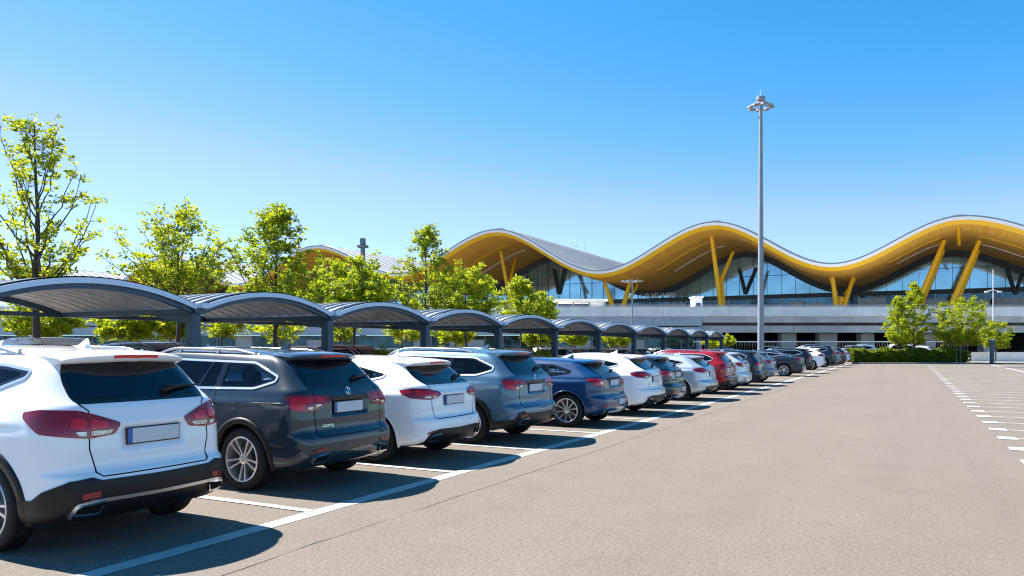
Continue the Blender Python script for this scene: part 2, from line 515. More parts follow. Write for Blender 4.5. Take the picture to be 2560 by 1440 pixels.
def wave_strip(mb, y0, o0, y1, o1, xa=XA, xz=XZ, st=1.0):
    """strip from (y0, offset o0 below the roof, square to it) to (y1, o1)"""
    v = []; f = []
    X = np.arange(xa, xz+.01, st)
    for x in X:
        nx, nz = nrm(x); z = zr(x)
        v.append((x-nx*o0, y0, z-nz*o0)); v.append((x-nx*o1, y1, z-nz*o1))
    for i in range(len(X)-1): f.append((2*i, 2*i+1, 2*i+3, 2*i+2))
    mb.add(v, f)
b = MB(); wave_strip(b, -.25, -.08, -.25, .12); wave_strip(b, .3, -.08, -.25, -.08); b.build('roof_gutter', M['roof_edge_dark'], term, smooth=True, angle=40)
b = MB(); wave_strip(b, -.22, .12, -.10, .50); wave_strip(b, -.25, .12, -.22, .12); b.build('roof_edge', M['roof_edge'], term, smooth=True, angle=40)
b = MB(); wave_strip(b, .0, .50, .5, 1.02); wave_strip(b, -.10, .50, .0, .50); b.build('edge_band', M['yellow'], term, smooth=True, angle=40)
b = MB(); wave_strip(b, .5, 1.02, 5.0, 1.35); wave_strip(b, 5.0, 1.35, 27.5, 1.5); b.build('soffit', M['bamboo'], term, smooth=True, angle=40)
# thin yellow skylight strips and white strips along the soffit (left slopes)
def slope_strip(mb, yy, xa, xz, w):
    v = []; f = []
    X = np.arange(xa, xz, 1.0)
    for x in X:
        nx, nz = nrm(x); z = zr(x); o = 1.35+.15*(yy-5)/22.5+.10
        for dy, do in ((0, 0), (w, 0), (w, -.16), (0, -.16)):
            v.append((x-nx*(o+do), yy+dy, z-nz*(o+do)))
    for i in range(len(X)-1):
        for q in range(4): f.append((i*4+q, i*4+(q+1) % 4, i*4+4+(q+1) % 4, i*4+4+q))
    mb.add(v, f)
cl = [c_.x for c_ in crest]; trl = [t.x for t in trough]
for t_, c_ in list(zip([-125]+trl, cl))+[(cl[3]-3, cl[3]+15.5)]:
    b = MB(); slope_strip(b, 8.5, t_+6, c_-1.5, .5); b.build('soffit_strip', M['yellow'], term)
    b = MB(); slope_strip(b, 15.5, t_+7, c_-1.5, .45); b.build('soffit_strip', M['roof_edge'], term)
# dark band and curtain wall under the soffit
b = MB(); wave_strip(b, 26.0, 1.5, 26.3, 2.5); wave_strip(b, 26.3, 2.5, 27.2, 2.5); b.build('clerestory_band', M['mullion'], term, smooth=True, angle=40)
v = []; f = []
X = np.arange(XA, XZ+.01, 1.0)
for x in X: v += [(x, 27.0, 11.0), (x, 27.0, max(zr(x)-2.0, 11.05))]
for i in range(len(X)-1): f.append((2*i, 2*i+2, 2*i+3, 2*i+1))
b = MB(); b.add(v, f); b.build('upper_glazing', M['curtain'], term)
b = MB(); b.box(XA, XZ, 26.9, 27.3, 10.3, 11.05); b.box(XA, XZ, 26.85, 26.95, 14.4, 14.47)
x = XA
while x < XZ:
    top = zr(x)-2.3
    if top > 11.4: b.box(x-.025, x+.025, 26.86, 26.98, 11.05, top)
    x += 2.4
b.build('mullions', M['mullion'], term)
M['lowglass'] = mat('hall_glass', (.05, .11, .17), rough=.08, metal=.5, noise=(.25, .75, 3))
b = MB(); b.box(XA, XZ, 27.05, 27.2, DECK-.5, 10.3); b.build('lower_glazing', M['lowglass'], term)
x = -115.0; r2 = random.Random(9)
while x < 48:
    b = MB(); b.box(x-.07, x+.07, 26.8, 27.04, DECK-.3, 10.3); b.build('door_post', M['steel_grey'], term); x += r2.choice([2.3, 2.3, 3.4])
b = MB()
for px in (1440, 1590, 1685, 1830, 1990, 2040, 2180, 2330, 2440, 2520):
    p = on_plane_y(px, 750, YG-.5); w = r2.uniform(1.2, 3.2)
    b = MB(); b.box(p.x-w, p.x+w, 26.3, 26.7, DECK-.3, r2.uniform(9.2, 10.0)); b.build('wall_panel', M['conc_blue'], term)
# illegible white lettering over the hall doors
b = MB()
x = on_plane_y(1597, 740, YF+24).x; x1 = on_plane_y(1690, 740, YF+24).x
zb_ = z_at(744, on_plane_y(1640, 740, YF+24).y*FWD[1]+on_plane_y(1640, 740, YF+24).x*FWD[0])
while x < x1:
    w = r2.uniform(.18, .36); h = .85
    if r2.random() < .88:
        b.box(x, x+.09, 23.9, 24.0, zb_, zb_+h)
        if r2.random() < .7: b.box(x+.09, x+w, 23.9, 24.0, zb_+h-.14, zb_+h)
        if r2.random() < .6: b.box(x+.09, x+w, 23.9, 24.0, zb_+h*.42, zb_+h*.58)
        if r2.random() < .5: b.box(x+w-.09, x+w, 23.9, 24.0, zb_, zb_+h*.42)
    x += w+.12
b.build('lettering', M['white_metal'], term)
# skylight humps along the ridges
b = MB()
for c_ in [-172+25, -196] + cl:
    for y in np.arange(3.0, 80.0, 5.2):
        z = zr(c_)+.02
        vv = []; ff = []
        for k in range(9):
            a_ = math.pi*k/8
            vv += [(c_+1.3*math.cos(a_), y-1.0, z+.55*math.sin(a_)), (c_+1.3*math.cos(a_), y+1.0, z+.55*math.sin(a_))]
        for k in range(8): ff.append((2*k, 2*k+1, 2*k+3, 2*k+2))
        ff += [tuple(range(0, 18, 2)), tuple(range(17, 0, -2))]
        b.add(vv, ff)
sk = b.build('skylights', M['roof'], term); sk['kind'] = 'stuff'
# rooftop aerials on the second ridge
c1 = crest[1].x
for y in (34, 37, 41):
    b = MB(); b.tube([(c1, y, zr(c1)), (c1, y, zr(c1)+2.6)], .07, 6); b.tube([(c1-.9, y, zr(c1)+2.2), (c1+.9, y, zr(c1)+2.2)], .06, 6)
    b.build('aerial', M['steel_grey'], term)
# yellow columns: lists of limbs as (px0, py0, px1, py1, y offset, r0, r1)
def column(limbs, m=M['yellow'], name='column'):
    b = MB()
    for (ax, ay, bx, by, yo0, yo1, r0, r1) in limbs:
        p = on_plane_y(ax, ay, YF+yo0); q = on_plane_y(bx, by, YF+yo1)
        p.y -= YF; q.y -= YF
        k_ = .66 if m is M['yellow'] else .8
        b.tube([p, p.lerp(q, .5), q], [r0*k_, (r0+r1)/2*1.06*k_, r1*k_], 10)
    return b.build(name, m, term, smooth=True, angle=50)
column([(1278, 765, 1252, 628, 8, 8, .62, .42), (1276, 700, 1288, 648, 8, 12, .42, .36)])
column([(1540, 790, 1511, 706, 8, 7, .75, .42), (1552, 790, 1578, 694, 8, 9, .75, .40), (1575, 748, 1598, 705, 12, 14, .4, .34)])
column([(1806, 790, 1777, 580, 8, 5, .60, .46), (1803, 700, 1833, 630, 8, 10, .50, .40), (1812, 790, 1803, 700, 8, 8, .45, .5)])
column([(2094, 795, 2081, 688, 8, 7, .58, .46), (2102, 795, 2136, 684, 8, 10, .55, .40), (2092, 735, 2072, 688, 8.5, 10, .34, .32), (2112, 735, 2139, 697, 12, 14, .34, .3)])
column([(2282, 790, 2361, 601, 8, 9, .62, .46)]); column([(2292, 790, 2359, 624, 13, 14, .55, .42)])
column([(2366, 790, 2449, 602, 8, 9, .62, .46)]); column([(2378, 790, 2446, 626, 13, 14, .55, .42)])
column([(2396, 560, 2398, 612, 1.6, 8, .34, .3)])
column([(2090, 800, 2104, 742, 9, 9, .9, .8)])
for (ax, bx, cx_) in ((1395, 1383, 1412), (1862, 1847, 1890), (1448-1000, 440, 466), (2540, 2518, 2560)):
    column([(ax, 735, bx, 672, 26.4, 26.4, .30, .26), (ax, 735, cx_, 668, 26.4, 26.4, .30, .26)], M['mullion'], 'inner_column')
# things standing on the elevated road
def deck_box(name, px0, px1, py0, py1, d, dep, m, label, cat):
    p = ground_at((px0+px1)/2, d)
    r = empty(name, (p.x, p.y, DECK), YAW, label, cat)
    w = (px1-px0)/FPX*d*.5; z1 = z_at(py0, d)-DECK
    b = MB(); b.bbox(-w, w, 0, dep, 0, z1*.94, .05); b.build('wall', m, r)
    b = MB(); b.bbox(-w-.15, w+.15, -.15, dep+.15, z1*.94+.002, z1, .03); b.build('roof', M['conc_light'], r)
    b = MB(); b.box(-w*.6, w*.6, -.03, -.004, z1*.1, z1*.7); b.build('door', M['shopglass'], r)
deck_box('kiosk', 1736, 1756, 741, 790, 96, 2.2, M['conc_light'], 'small white kiosk on the elevated road right of the second yellow column', 'kiosk')
cano = empty('entrance_canopy', (ground_at(1452, 97).x, ground_at(1452, 97).y, DECK), YAW, 'pale flat canopy on posts on the elevated road left of the second yellow column', 'canopy')
b = MB(); b.bbox(-3.3, 3.3, -1.5, 4, 2.15, 2.45, .05); b.build('roof', M['conc_light'], cano)
for x in (-3.0, -1.0, 1.0, 3.0):
    b = MB(); b.box(x-.09, x+.09, -.8, -.62, 0, 2.148); b.build('post', M['galv'], cano)
b = MB(); b.box(1.15, 2.85, -.5, -.4, 0, 2.1); b.build('screen', M['conc_light'], cano)
# a dark building mass behind the left shelters closes the view under the elevated road
# ---------------------------------------------------------------- curved parking shelters
SX0, SX1 = -19.9, -14.7
POSTS = [7.45, 12.35, 17.0, 22.0, 27.3, 32.9, 38.6, 44.6, 50.9, 57.2, 63.4, 69.0]
ZE, RISE = 2.53, .42
GS = 'curved parking shelters in one row'
ordn = ['first and nearest', 'second', 'third', 'fourth', 'fifth', 'sixth', 'seventh', 'eighth', 'ninth', 'tenth', 'eleventh and farthest']
def arch(t): return ZE+RISE*(1-(2*t-1)**2)
def shelter(y0, y1, label, first):
    r = empty('parking_shelter', (SX1, y1, 0), 0, label, 'shelter', GS)
    W_ = y1-y0; ya = -W_+.16; yb = -.10
    D = SX1-SX0
    n = 28
    def prof(off): return [(ya+(yb-ya)*k/n, arch(k/n)+off) for k in range(n+1)]
    top = prof(.06)
    # ribbed sheet: ribs run along the curve
    b = MB(); v = []; f = []
    xs = []
    x = -D
    while x < -.05: xs += [(x, 0), (x+.30, 0), (x+.335, .055), (x+.415, .055), (x+.45, 0)]; x += .45
    xs = [(min(a_, -.02), h) for a_, h in xs]
    for (y, z) in top:
        for a_, h in xs: v.append((a_, y, z+h))
    m_ = len(xs)
    for k in range(n):
        for i in range(m_-1): f.append((k*m_+i, k*m_+i+1, (k+1)*m_+i+1, (k+1)*m_+i))
    b.add(v, f); b.build('roof_sheet', M['sheet'], r)
    b = MB(); v = [(a_, y, z-.05+h*.9) for (y, z) in top for a_, h in xs]
    b.add(v, f); b.build('soffit', M['soffit_sheet'], r)
    def arc_beam(x0, x1, o0, o1):
        b = MB(); v = []; f = []
        for (y, z) in prof(0): v += [(x0, y, z+o0), (x1, y, z+o0), (x1, y, z+o1), (x0, y, z+o1)]
        for k in range(n):
            for q in range(4): f.append((k*4+q, k*4+(q+1) % 4, k*4+4+(q+1) % 4, k*4+4+q))
        f += [(3,2,1,0), tuple(n*4+q for q in range(4))]
        b.add(v, f); return b
    arc_beam(-.02, .03, -.03, .085).build('front_edge', M['steel_grey'], r, smooth=True, angle=40)
    arc_beam(-.16, -.06, -.135, .0).build('arch_beam', M['steel_dark'], r, smooth=True, angle=40)
    arc_beam(-D, -D+.10, -.14, .0).build('arch_beam', M['steel_dark'], r, smooth=True, angle=40)
    b = MB(); b.box(-D-.05, .02, -.12, .12, ZE-.13, ZE-.005); b.build('valley_beam', M['steel_dark'], r)
    b = MB(); b.box(-D-.05, .16, -.05, .20, ZE+.0, ZE+.12); b.build('gutter', M['steel_grey'], r)
    b = MB(); b.box(-D-.04, -D+.08, -W_+.13, -.13, ZE-.12, ZE-.01); b.build('tie_beam', M['steel_dark'], r)
    b = MB(); b.bbox(-.34, -.08, -.12, .12, 0, ZE-.131, .012); b.build('post', M['steel_dark'], r)
    b = MB(); v = [(-.22, .05, ZE-.8), (-.22, -.05, ZE-.8), (-1.6, -.05, ZE-.245), (-1.6, .05, ZE-.245), (-.37, .05, ZE-.245), (-.37, -.05, ZE-.245)]
    b.add([(-.361,-.05,ZE-.132),(-1.7,-.05,ZE-.132),(-.361,-.05,ZE-.36),(-.361,.05,ZE-.132),(-1.7,.05,ZE-.132),(-.361,.05,ZE-.36)], [(0,2,1),(3,4,5),(0,1,4,3),(1,2,5,4),(2,0,3,5)]); b.build('haunch', M['steel_dark'], r)
    b = MB(); b.bbox(-.26, -.18, .141, .30, ZE-.17, ZE-.02, .01); b.build('rainwater_outlet', M['steel_grey'], r)
    if first:
        b = MB(); b.bbox(-.36, -.08, -W_-.14, -W_+.12, 0, ZE-.131, .012); b.build('post', M['steel_dark'], r)
        b = MB(); b.box(-D-.05, .02, -W_-.12, -W_+.12, ZE-.13, ZE-.005); b.build('valley_beam', M['steel_dark'], r)
    return r
for i in range(len(POSTS)-1):
    shelter(POSTS[i], POSTS[i+1], 'curved ribbed parking shelter on navy posts, %s of the row' % ordn[i], i == 0)

# ---------------------------------------------------------------- island, low wall, fence, mast, posts
p0 = 77.0
isl = MB()
kerb_root = ground_at(1280, 75.6)
def cam_box(mb, px0, px1, d0, d1, z0, z1):
    """box aligned with the picture plane, in world coordinates"""
    c = []
    for z in (z0, z1):
        for (px, d) in ((px0, d0), (px1, d0)):
            pass
    la, lb = (px0-1280)/FPX*d0, (px1-1280)/FPX*d0
    v = []
    for z in (z0, z1):
        for l, d in ((la, d0), (lb, d0), (lb, d1), (la, d1)):
            q = FWD*d+RGT*l; v.append((q[0], q[1], z))
    mb.add(v, [(0,3,2,1),(4,5,6,7),(0,1,5,4),(1,2,6,5),(2,3,7,6),(3,0,4,7)])
cam_box(isl, 2134, 2440, 73.5, 73.8, 0, .14)
cam_box(isl, 2134, 2440, 73.801, 79.0, 0, .10)
tag(isl.build('kerb', M['kerb']), kind='structure')
M['soil'] = mat('grass_soil', (.04, .055, .012), rough=.9, noise=(6, .5))
so = MB(); cam_box(so, 2140, 2434, 73.9, 78.9, .101, .115)
tag(so.build('grass_verge', M['soil']), kind='structure')
pv = MB(); cam_box(pv, 2436, 2900, 74.5, 84.0, 0, .09)
M['paving'] = mat('pale_paving', (.24, .215, .19), rough=.85, noise=(1.2, .12))
tag(pv.build('pavement', M['paving']), kind='structure')
wl = MB(); cam_box(wl, 2424, 3000, 83.0, 83.35, 0, z_at(882, 83)); cam_box(wl, 2423, 3001, 82.95, 83.4, z_at(882, 83)+.002, z_at(880.5, 83))
tag(wl.build('low_wall', M['conc_light']), 'low pale concrete wall right of the clipped hedge', 'wall')
# white railing behind the cars
fd = 86.0
fr = frame_root('railing_fence', fd, 'long white railing with thin grey uprights in front of the dark undercroft', 'fence')
xa, xb = (1735-1280)/FPX*fd, (2420-1280)/FPX*fd
b = MB(); b.box(xa, xb, -.04, .04, z_at(855.5, fd), z_at(853, fd)); b.build('rail', M['white_metal'], fr)
b = MB(); b.box(xa, xb, -.02, .02, z_at(878, fd), z_at(876.5, fd))
x = xa
while x < xb: b.box(x, x+.03, -.02, .02, 0, z_at(855.6, fd)); x += .30
b.build('uprights', M['conc_dark'], fr)

# tall lamp mast
md = 70.0
mp_ = ground_at(1902, md)
mast = empty('lamp_mast', mp_, 0, 'very tall grey lamp mast with a ring of floodlights at its top', 'lamp mast')
zt = z_at(262, md)
b = MB(); nseg = 14
b.tube([(0,0,zt*i/nseg) for i in range(nseg+1)], [.31-.155*i/nseg for i in range(nseg+1)], 20); b.build('mast', M['galv'], mast, smooth=True, angle=60)
b = MB()
ringR = .98
b.tube([(ringR*math.cos(a_), ringR*math.sin(a_), zt-.15) for a_ in np.linspace(0, 2*math.pi, 33)], .075, 8)
b.tube([(ringR*.55*math.cos(a_), ringR*.55*math.sin(a_), zt+.15) for a_ in np.linspace(0, 2*math.pi, 33)], .05, 6)
for k in range(8):
    a_ = 2*math.pi*k/8; b.tube([(.15*math.cos(a_), .15*math.sin(a_), zt+.12), (ringR*math.cos(a_), ringR*math.sin(a_), zt-.13)], .045, 6)
b.build('lamp_ring', M['galv'], mast, smooth=True, angle=50)
for k in range(8):
    a_ = 2*math.pi*(k+.5)/8
    b = MB(); c_, s_ = math.cos(a_), math.sin(a_)
    b.revolve([(0,.16),(.16,.14),(.26,.02),(.27,-.04),(.22,-.07),(0,-.07)], 'z', 14, (ringR*c_, ringR*s_, zt-.24)); b.build('floodlight', M['galv'], mast, smooth=True, angle=40)
b = MB(); b.revolve([(.15,-.2),(.20,.0),(.30,.12),(.30,.2)], 'z', 20, (0,0,zt)); b.revolve([(.12,.15),(.14,.26),(.30,.36),(.41,.42),(.41,.72),(.38,.75),(0,.75)], 'z', 20, (0,0,zt)); b.build('mast_head', M['galv'], mast, smooth=True, angle=35)
b = MB(); b.tube([(0,0,zt+.74),(0,0,zt+1.35)], .02, 6); b.build('lightning_rod', M['white_metal'], mast)

M['mast_grey'] = mat('dull_mast_grey', (.10, .13, .16), rough=.6)
def lamp_post(px, ptop, d, r, label, kind, m=M['galv'], base=0.0):
    p = ground_at(px, d); p.z = base
    o = empty('lamp_post', p, YAW, label, 'lamp post')
    z = z_at(ptop, d)-base
    b = MB(); b.tube([(0,0,0),(0,0,z*.5),(0,0,z)], [r*1.3, r, r*.8], 10); b.build('pole', m, o, smooth=True, angle=60)
    if kind == 'disc':
        b = MB()
        for a_ in np.linspace(0, 2*math.pi, 7)[:-1]:
            b.tube([(0,0,z-.35),(.9*math.cos(a_), .9*math.sin(a_), z-.2)], .05, 6)
            b.revolve([(0,.12),(.28,.08),(.3,-.04),(0,-.08)], 'z', 10, (.95*math.cos(a_), .95*math.sin(a_), z-.25))
        b.build('lamp_head', m, o, smooth=True, angle=40)
    elif kind == 'box':
        b = MB(); b.bbox(-.75, .75, -.6, .6, z-.9, z-.55, .05); b.bbox(-.38, .38, -.38, .38, z-.5, z+.5, .06); b.build('lamp_head', m, o)
    else:
        b = MB(); b.tube([(-.75,0,z*.76),(.0,0,z*.78),(.75,0,z*.76)], .06, 6); b.bbox(-.95, -.55, -.15, .15, z*.76-.1, z*.76+.06, .03); b.bbox(.55, .95, -.15, .15, z*.76-.1, z*.76+.06, .03); b.build('lamp_head', m, o)
lamp_post(1581, 698, 87.0, .08, 'slim grey lamp post with a round lamp cluster by the second yellow column', 'disc', base=0.0)
lamp_post(2483, 674, 86.5, .055, 'slim white lamp post with two side lamps near the right edge', 'arms', M['white_metal'])
lamp_post(907, 604, 112.0, .42, 'distant grey mast with a boxy head rising above the trees and the left roof wave', 'box', M['mast_grey'])

# dark slim post at the right
bp_ = ground_at(2480, 72.8)
bo = empty('ticket_post', bp_, YAW, 'tall slim navy post standing on the pavement by the right hand saplings', 'post')
b = MB(); b.bbox(-.17, .17, -.12, .12, .08, z_at(851, 72.8), .03); b.build('housing', M['steel_dark'], bo)
b = MB(); b.bbox(-.20, .20, -.15, .15, z_at(851, 72.8)+.001, z_at(848.5, 72.8), .02); b.build('cap', M['steel_grey'], bo)
b = MB(); b.bbox(-.26, .26, -.2, .2, 0, .085, .02); b.build('base', M['steel_dark'], bo)
b = MB(); b.bbox(-.11, .11, -.14, -.121, 1.15, 1.45, .004); b.build('display', M['shopglass'], bo)
# ---------------------------------------------------------------- cars
def pchip(xs, ys, xq):
    xs = np.asarray(xs, float); ys = np.asarray(ys, float); xq = np.asarray(xq, float)
    h = np.diff(xs); d = np.diff(ys)/h
    m = np.zeros_like(xs)
    for i in range(1, len(xs)-1):
        if d[i-1]*d[i] <= 0: m[i] = 0
        else:
            w1 = 2*h[i]+h[i-1]; w2 = h[i]+2*h[i-1]
            m[i] = (w1+w2)/(w1/d[i-1]+w2/d[i])
    m[0] = d[0]; m[-1] = d[-1]
    k = np.clip(np.searchsorted(xs, xq, side='right')-1, 0, len(xs)-2)
    t = (xq-xs[k])/h[k]
    return ((2*t**3-3*t**2+1)*ys[k] + (t**3-2*t**2+t)*h[k]*m[k] + (-2*t**3+3*t**2)*ys[k+1] + (t**3-t**2)*h[k]*m[k+1])

def sstep(x, a, b):
    t = np.clip((x-a)/(b-a), 0, 1)
    return t*t*(3-2*t)

def round_poly(pts, r, n=5):
    """corner-rounded polygon; r one number or one per corner"""
    out = []; N = len(pts)
    for i in range(N):
        p = np.array(pts[i], float); a = np.array(pts[i-1], float); b = np.array(pts[(i+1) % N], float)
        ri = r[i] if hasattr(r, '__len__') else r
        da = a-p; db = b-p
        la = np.linalg.norm(da); lb = np.linalg.norm(db)
        q = min(ri, la*.48, lb*.48)
        p0 = p+da/la*q; p1 = p+db/lb*q
        for k in range(n+1):
            t = k/n
            out.append(tuple((1-t)**2*p0 + 2*t*(1-t)*p + t*t*p1))
    return out

def grow(poly, d):
    """offset a closed polygon outwards"""
    P = np.array(poly); N = len(P)
    area = 0.5*np.sum(P[:,0]*np.roll(P[:,1],-1)-np.roll(P[:,0],-1)*P[:,1])
    s = 1 if area > 0 else -1
    out = []
    for i in range(N):
        t = P[(i+1) % N]-P[i-1]
        l = np.linalg.norm(t)
        if l < 1e-9: out.append(tuple(P[i])); continue
        n = np.array([t[1], -t[0]])/l*s
        out.append(tuple(P[i]+n*d))
    return out

def densify(poly, step):
    out = []; N = len(poly)
    for i in range(N):
        a = np.array(poly[i]); b = np.array(poly[(i+1) % N])
        k = max(1, int(math.ceil(np.linalg.norm(b-a)/step)))
        for j in range(k): out.append(tuple(a+(b-a)*j/k))
    res = []
    for p in out:
        if not res or (abs(p[0]-res[-1][0])+abs(p[1]-res[-1][1])) > 1e-5: res.append(p)
    return res

def inside(poly, q):
    P = np.array(poly); x, y = q[:,0], q[:,1]
    c = np.zeros(len(q), bool); j = len(P)-1
    for i in range(len(P)):
        yi, yj = P[i,1], P[j,1]; xi, xj = P[i,0], P[j,0]
        hit = ((yi > y) != (yj > y))
        with np.errstate(divide='ignore', invalid='ignore'):
            c ^= hit & (x < (xj-xi)*(y-yi)/(yj-yi)+xi)
        j = i
    return c

PIV = -0.95
def ray_side(sgn):
    return lambda a, b: (Vector((a, sgn*2.5, b)), Vector((0, -sgn, 0)))
def ray_rear(a, b): return (Vector((2.0, a, b)), Vector((-1, 0, 0)))
def ray_front(a, b): return (Vector((-7.0, a, b)), Vector((1, 0, 0)))
def ray_wrap(a, b):
    d = Vector((math.cos(a), math.sin(a), 0))
    return (Vector((PIV, 0, b)) + d*3.0, -d)
def ray_top(a, b): return (Vector((a, b, 3.0)), Vector((0, 0, -1)))

def cast(bvh, ray, a, b):
    o, d = ray(a, b)
    loc, nor, i, dist = bvh.ray_cast(o, d)
    if loc is None:
        loc, nor, i, dist = bvh.find_nearest(o + d*2.0)
    if nor.dot(d) > 0: nor = -nor
    return loc, nor

def patch(mb, bvh, poly, ray, off, step=0.04, thick=0.012):
    """a thin solid panel of the outline poly lying on the body at distance off"""
    poly = densify(poly, step)
    P = np.array(poly)
    lo = P.min(0); hi = P.max(0)
    gx = np.arange(lo[0]+step*.5, hi[0], step); gy = np.arange(lo[1]+step*.5, hi[1], step)
    G = np.array([(x, y) for x in gx for y in gy]).reshape(-1, 2)
    if len(G):
        G = G[inside(poly, G)]
    if len(G):
        d2 = ((G[:,None,:]-P[None,:,:])**2).sum(2).min(1)
        G = G[d2 > (step*.35)**2]
    n = len(poly)
    vs = [Vector(p) for p in poly] + [Vector(p) for p in G]
    ed = [(i, (i+1) % n) for i in range(n)]
    r = delaunay_2d_cdt(vs, ed, [], 1, 1e-6)
    v2, tris = r[0], r[2]
    top = []; bot = []; nors = []
    for p in v2:
        loc, nor = cast(bvh, ray, p[0], p[1])
        top.append(loc+nor*off); bot.append(loc-nor*thick); nors.append(nor)
    F = []
    cnt = {}
    for t in tris:
        t = list(t)
        a, b, c = (top[i] for i in t[:3])
        if (b-a).cross(c-a).dot(nors[t[0]]) < 0: t.reverse()
        F.append(tuple(t))
        for i in range(len(t)):
            e = (t[i], t[(i+1) % len(t)])
            cnt[e] = 1
    m = len(top)
    used = {}; bv = []
    for (a, b) in list(cnt):
        if (b, a) not in cnt:
            for q in (a, b):
                if q not in used: used[q] = m+len(bv); bv.append(bot[q])
            F.append((b, a, used[a], used[b]))
    mb.add(top+bv, F)

def frame_patch(mb, bvh, poly, holes, ray, off, step=0.04, thick=0.012):
    """like patch, with window openings left free"""
    poly = densify(poly, step); holes = [densify(h, step) for h in holes]
    vs = [Vector(p) for p in poly]; ed = [(i, (i+1) % len(poly)) for i in range(len(poly))]
    for h in holes:
        o = len(vs); vs += [Vector(p) for p in h]; ed += [(o+i, o+(i+1) % len(h)) for i in range(len(h))]
    r = delaunay_2d_cdt(vs, ed, [], 0, 1e-6)
    v2 = np.array([tuple(p) for p in r[0]]); tris = np.array([list(t)[:3] for t in r[2]])
    cen = v2[tris].mean(1)
    ok = inside(poly, cen)
    for h in holes: ok &= ~inside(h, cen)
    top = []; bot = []; nors = []
    for p in v2:
        loc, nor = cast(bvh, ray, p[0], p[1]); top.append(loc+nor*off); bot.append(loc-nor*thick); nors.append(nor)
    F = []; cnt = {}
    for t in tris[ok]:
        t = [int(i) for i in t]; a, b, c = (top[i] for i in t)
        if (b-a).cross(c-a).dot(nors[t[0]]) < 0: t.reverse()
        F.append(tuple(t))
        for i in range(3): cnt[(t[i], t[(i+1) % 3])] = 1
    m = len(top)
    for (a, b) in list(cnt):
        if (b, a) not in cnt: F.append((b, a, m+a, m+b))
    mb.add(top+bot, F)

def ribbon(mb, bvh, pts, ray, width, off, step=0.03, thick=0.006, closed=False):
    """a narrow strip that runs along the polyline pts on the body"""
    P = []
    N = len(pts)
    for i in range(N if closed else N-1):
        a = np.array(pts[i], float); b = np.array(pts[(i+1) % N], float)
        k = max(1, int(math.ceil(np.linalg.norm(b-a)/step)))
        for j in range(k): P.append(a+(b-a)*j/k)
    if not closed: P.append(np.array(pts[-1], float))
    P = np.array(P); n = len(P)
    v = []
    for i in range(n):
        if closed: t = P[(i+1) % n]-P[i-1]
        else: t = P[min(i+1, n-1)]-P[max(i-1, 0)]
        t = t/(np.linalg.norm(t)+1e-9); nn = np.array([-t[1], t[0]])*width*.5
        l, nl = cast(bvh, ray, *(P[i]+nn)); r, nr = cast(bvh, ray, *(P[i]-nn))
        v += [l+nl*off, r+nr*off, r-nr*thick, l-nl*thick]
    f = []
    for i in range(n if closed else n-1):
        j = (i+1) % n
        for q in range(4):
            q2 = (q+1) % 4
            f.append((i*4+q, i*4+q2, j*4+q2, j*4+q))
    if not closed: f += [(3,2,1,0), (n*4-4, n*4-3, n*4-2, n*4-1)]
    mb.add(v, f)

WR = 0.345      # tyre radius
def wheel_meshes(nsp, pair):
    t = MB()
    h = .112
    prof = [(.235,-h*.80),(.25,-h*.95),(.29,-h*1.02),(.325,-h*.94),(.340,-h*.82)]
    for gy in (-.055, -.018, .018, .055):
        prof += [(.345, gy-.012), (.3445, gy-.006), (.337, gy-.005), (.337, gy+.005), (.3445, gy+.006), (.345, gy+.012)]
    prof += [(.340,h*.82),(.325,h*.94),(.29,h*1.02),(.25,h*.95),(.235,h*.80)]
    t.revolve(prof, 'y', 40)
    r = MB()
    # outer lip and barrel (outer face is towards -y)
    r.revolve([(.247,-h*.84),(.250,-h*.95),(.243,-h*1.0),(.232,-h*.96),(.226,-h*.72),(.220,.06),(.222,.085),(.240,.085)], 'y', 40)
    # hub
    r.revolve([(0.0,-h*.80),(.030,-h*.80),(.034,-h*.74),(.058,-h*.70),(.064,-h*.52),(.064,.0)], 'y', 20)
    for k in range(nsp):
        a0 = 2*math.pi*k/nsp + .1
        for s in ((-1, 1) if pair else (0,)):
            da = 0
            ai = a0 + s*(.26 if pair else 0)
            ao = a0 + s*(.185 if pair else 0)
            wi = .011 if pair else .012; wo = .016 if pair else .018
            ci = Vector((math.cos(ai), 0, math.sin(ai))); co = Vector((math.cos(ao), 0, math.sin(ao)))
            ti = Vector((-math.sin(ai), 0, math.cos(ai))); to = Vector((-math.sin(ao), 0, math.cos(ao)))
            v = []
            for rr, c, tt, w, y0 in ((.050, ci, ti, wi, -h*.66), (.13, (ci+co)/2, (ti+to)/2, (wi+wo)*.46, -h*.76), (.234, co, to, wo, -h*.90)):
                p = c*rr
                for sx, yy in ((-1, .35), (-.72, 0), (.72, 0), (1, .35), (.7, 1), (-.7, 1)):
                    v.append((p.x+tt.x*w*sx, y0+.034*yy, p.z+tt.z*w*sx))
            f = []
            for i in range(2):
                for q in range(6):
                    q2 = (q+1) % 6
                    f.append((i*6+q, i*6+q2, i*6+6+q2, i*6+6+q))
            r.add(v, f)
    b = MB()
    b.revolve([(0,.02),(.15,.02),(.15,.035),(.0,.035)], 'y', 28)
    b.revolve([(0,.09),(.225,.09)], 'y', 28)
    for k in range(5):
        a = 2*math.pi*(k+.5)/5
        b.revolve([(0,-h*.60),(.010,-h*.60),(.011,-.0)], 'y', 8, (.042*math.cos(a), -h*.06, .042*math.sin(a)))
    def me(mb, n, m, sm=40):
        x = bpy.data.meshes.new(n); x.from_pydata(mb.v, [], mb.f); x.materials.append(m)
        x.polygons.foreach_set('use_smooth', [True]*len(x.polygons)); x.set_sharp_from_angle(angle=R_(sm)); return x
    return me(b, 'wheel', M['brake']), me(t, 'tyre', M['tyre']), me(r, 'rim', M['rim'], 30)

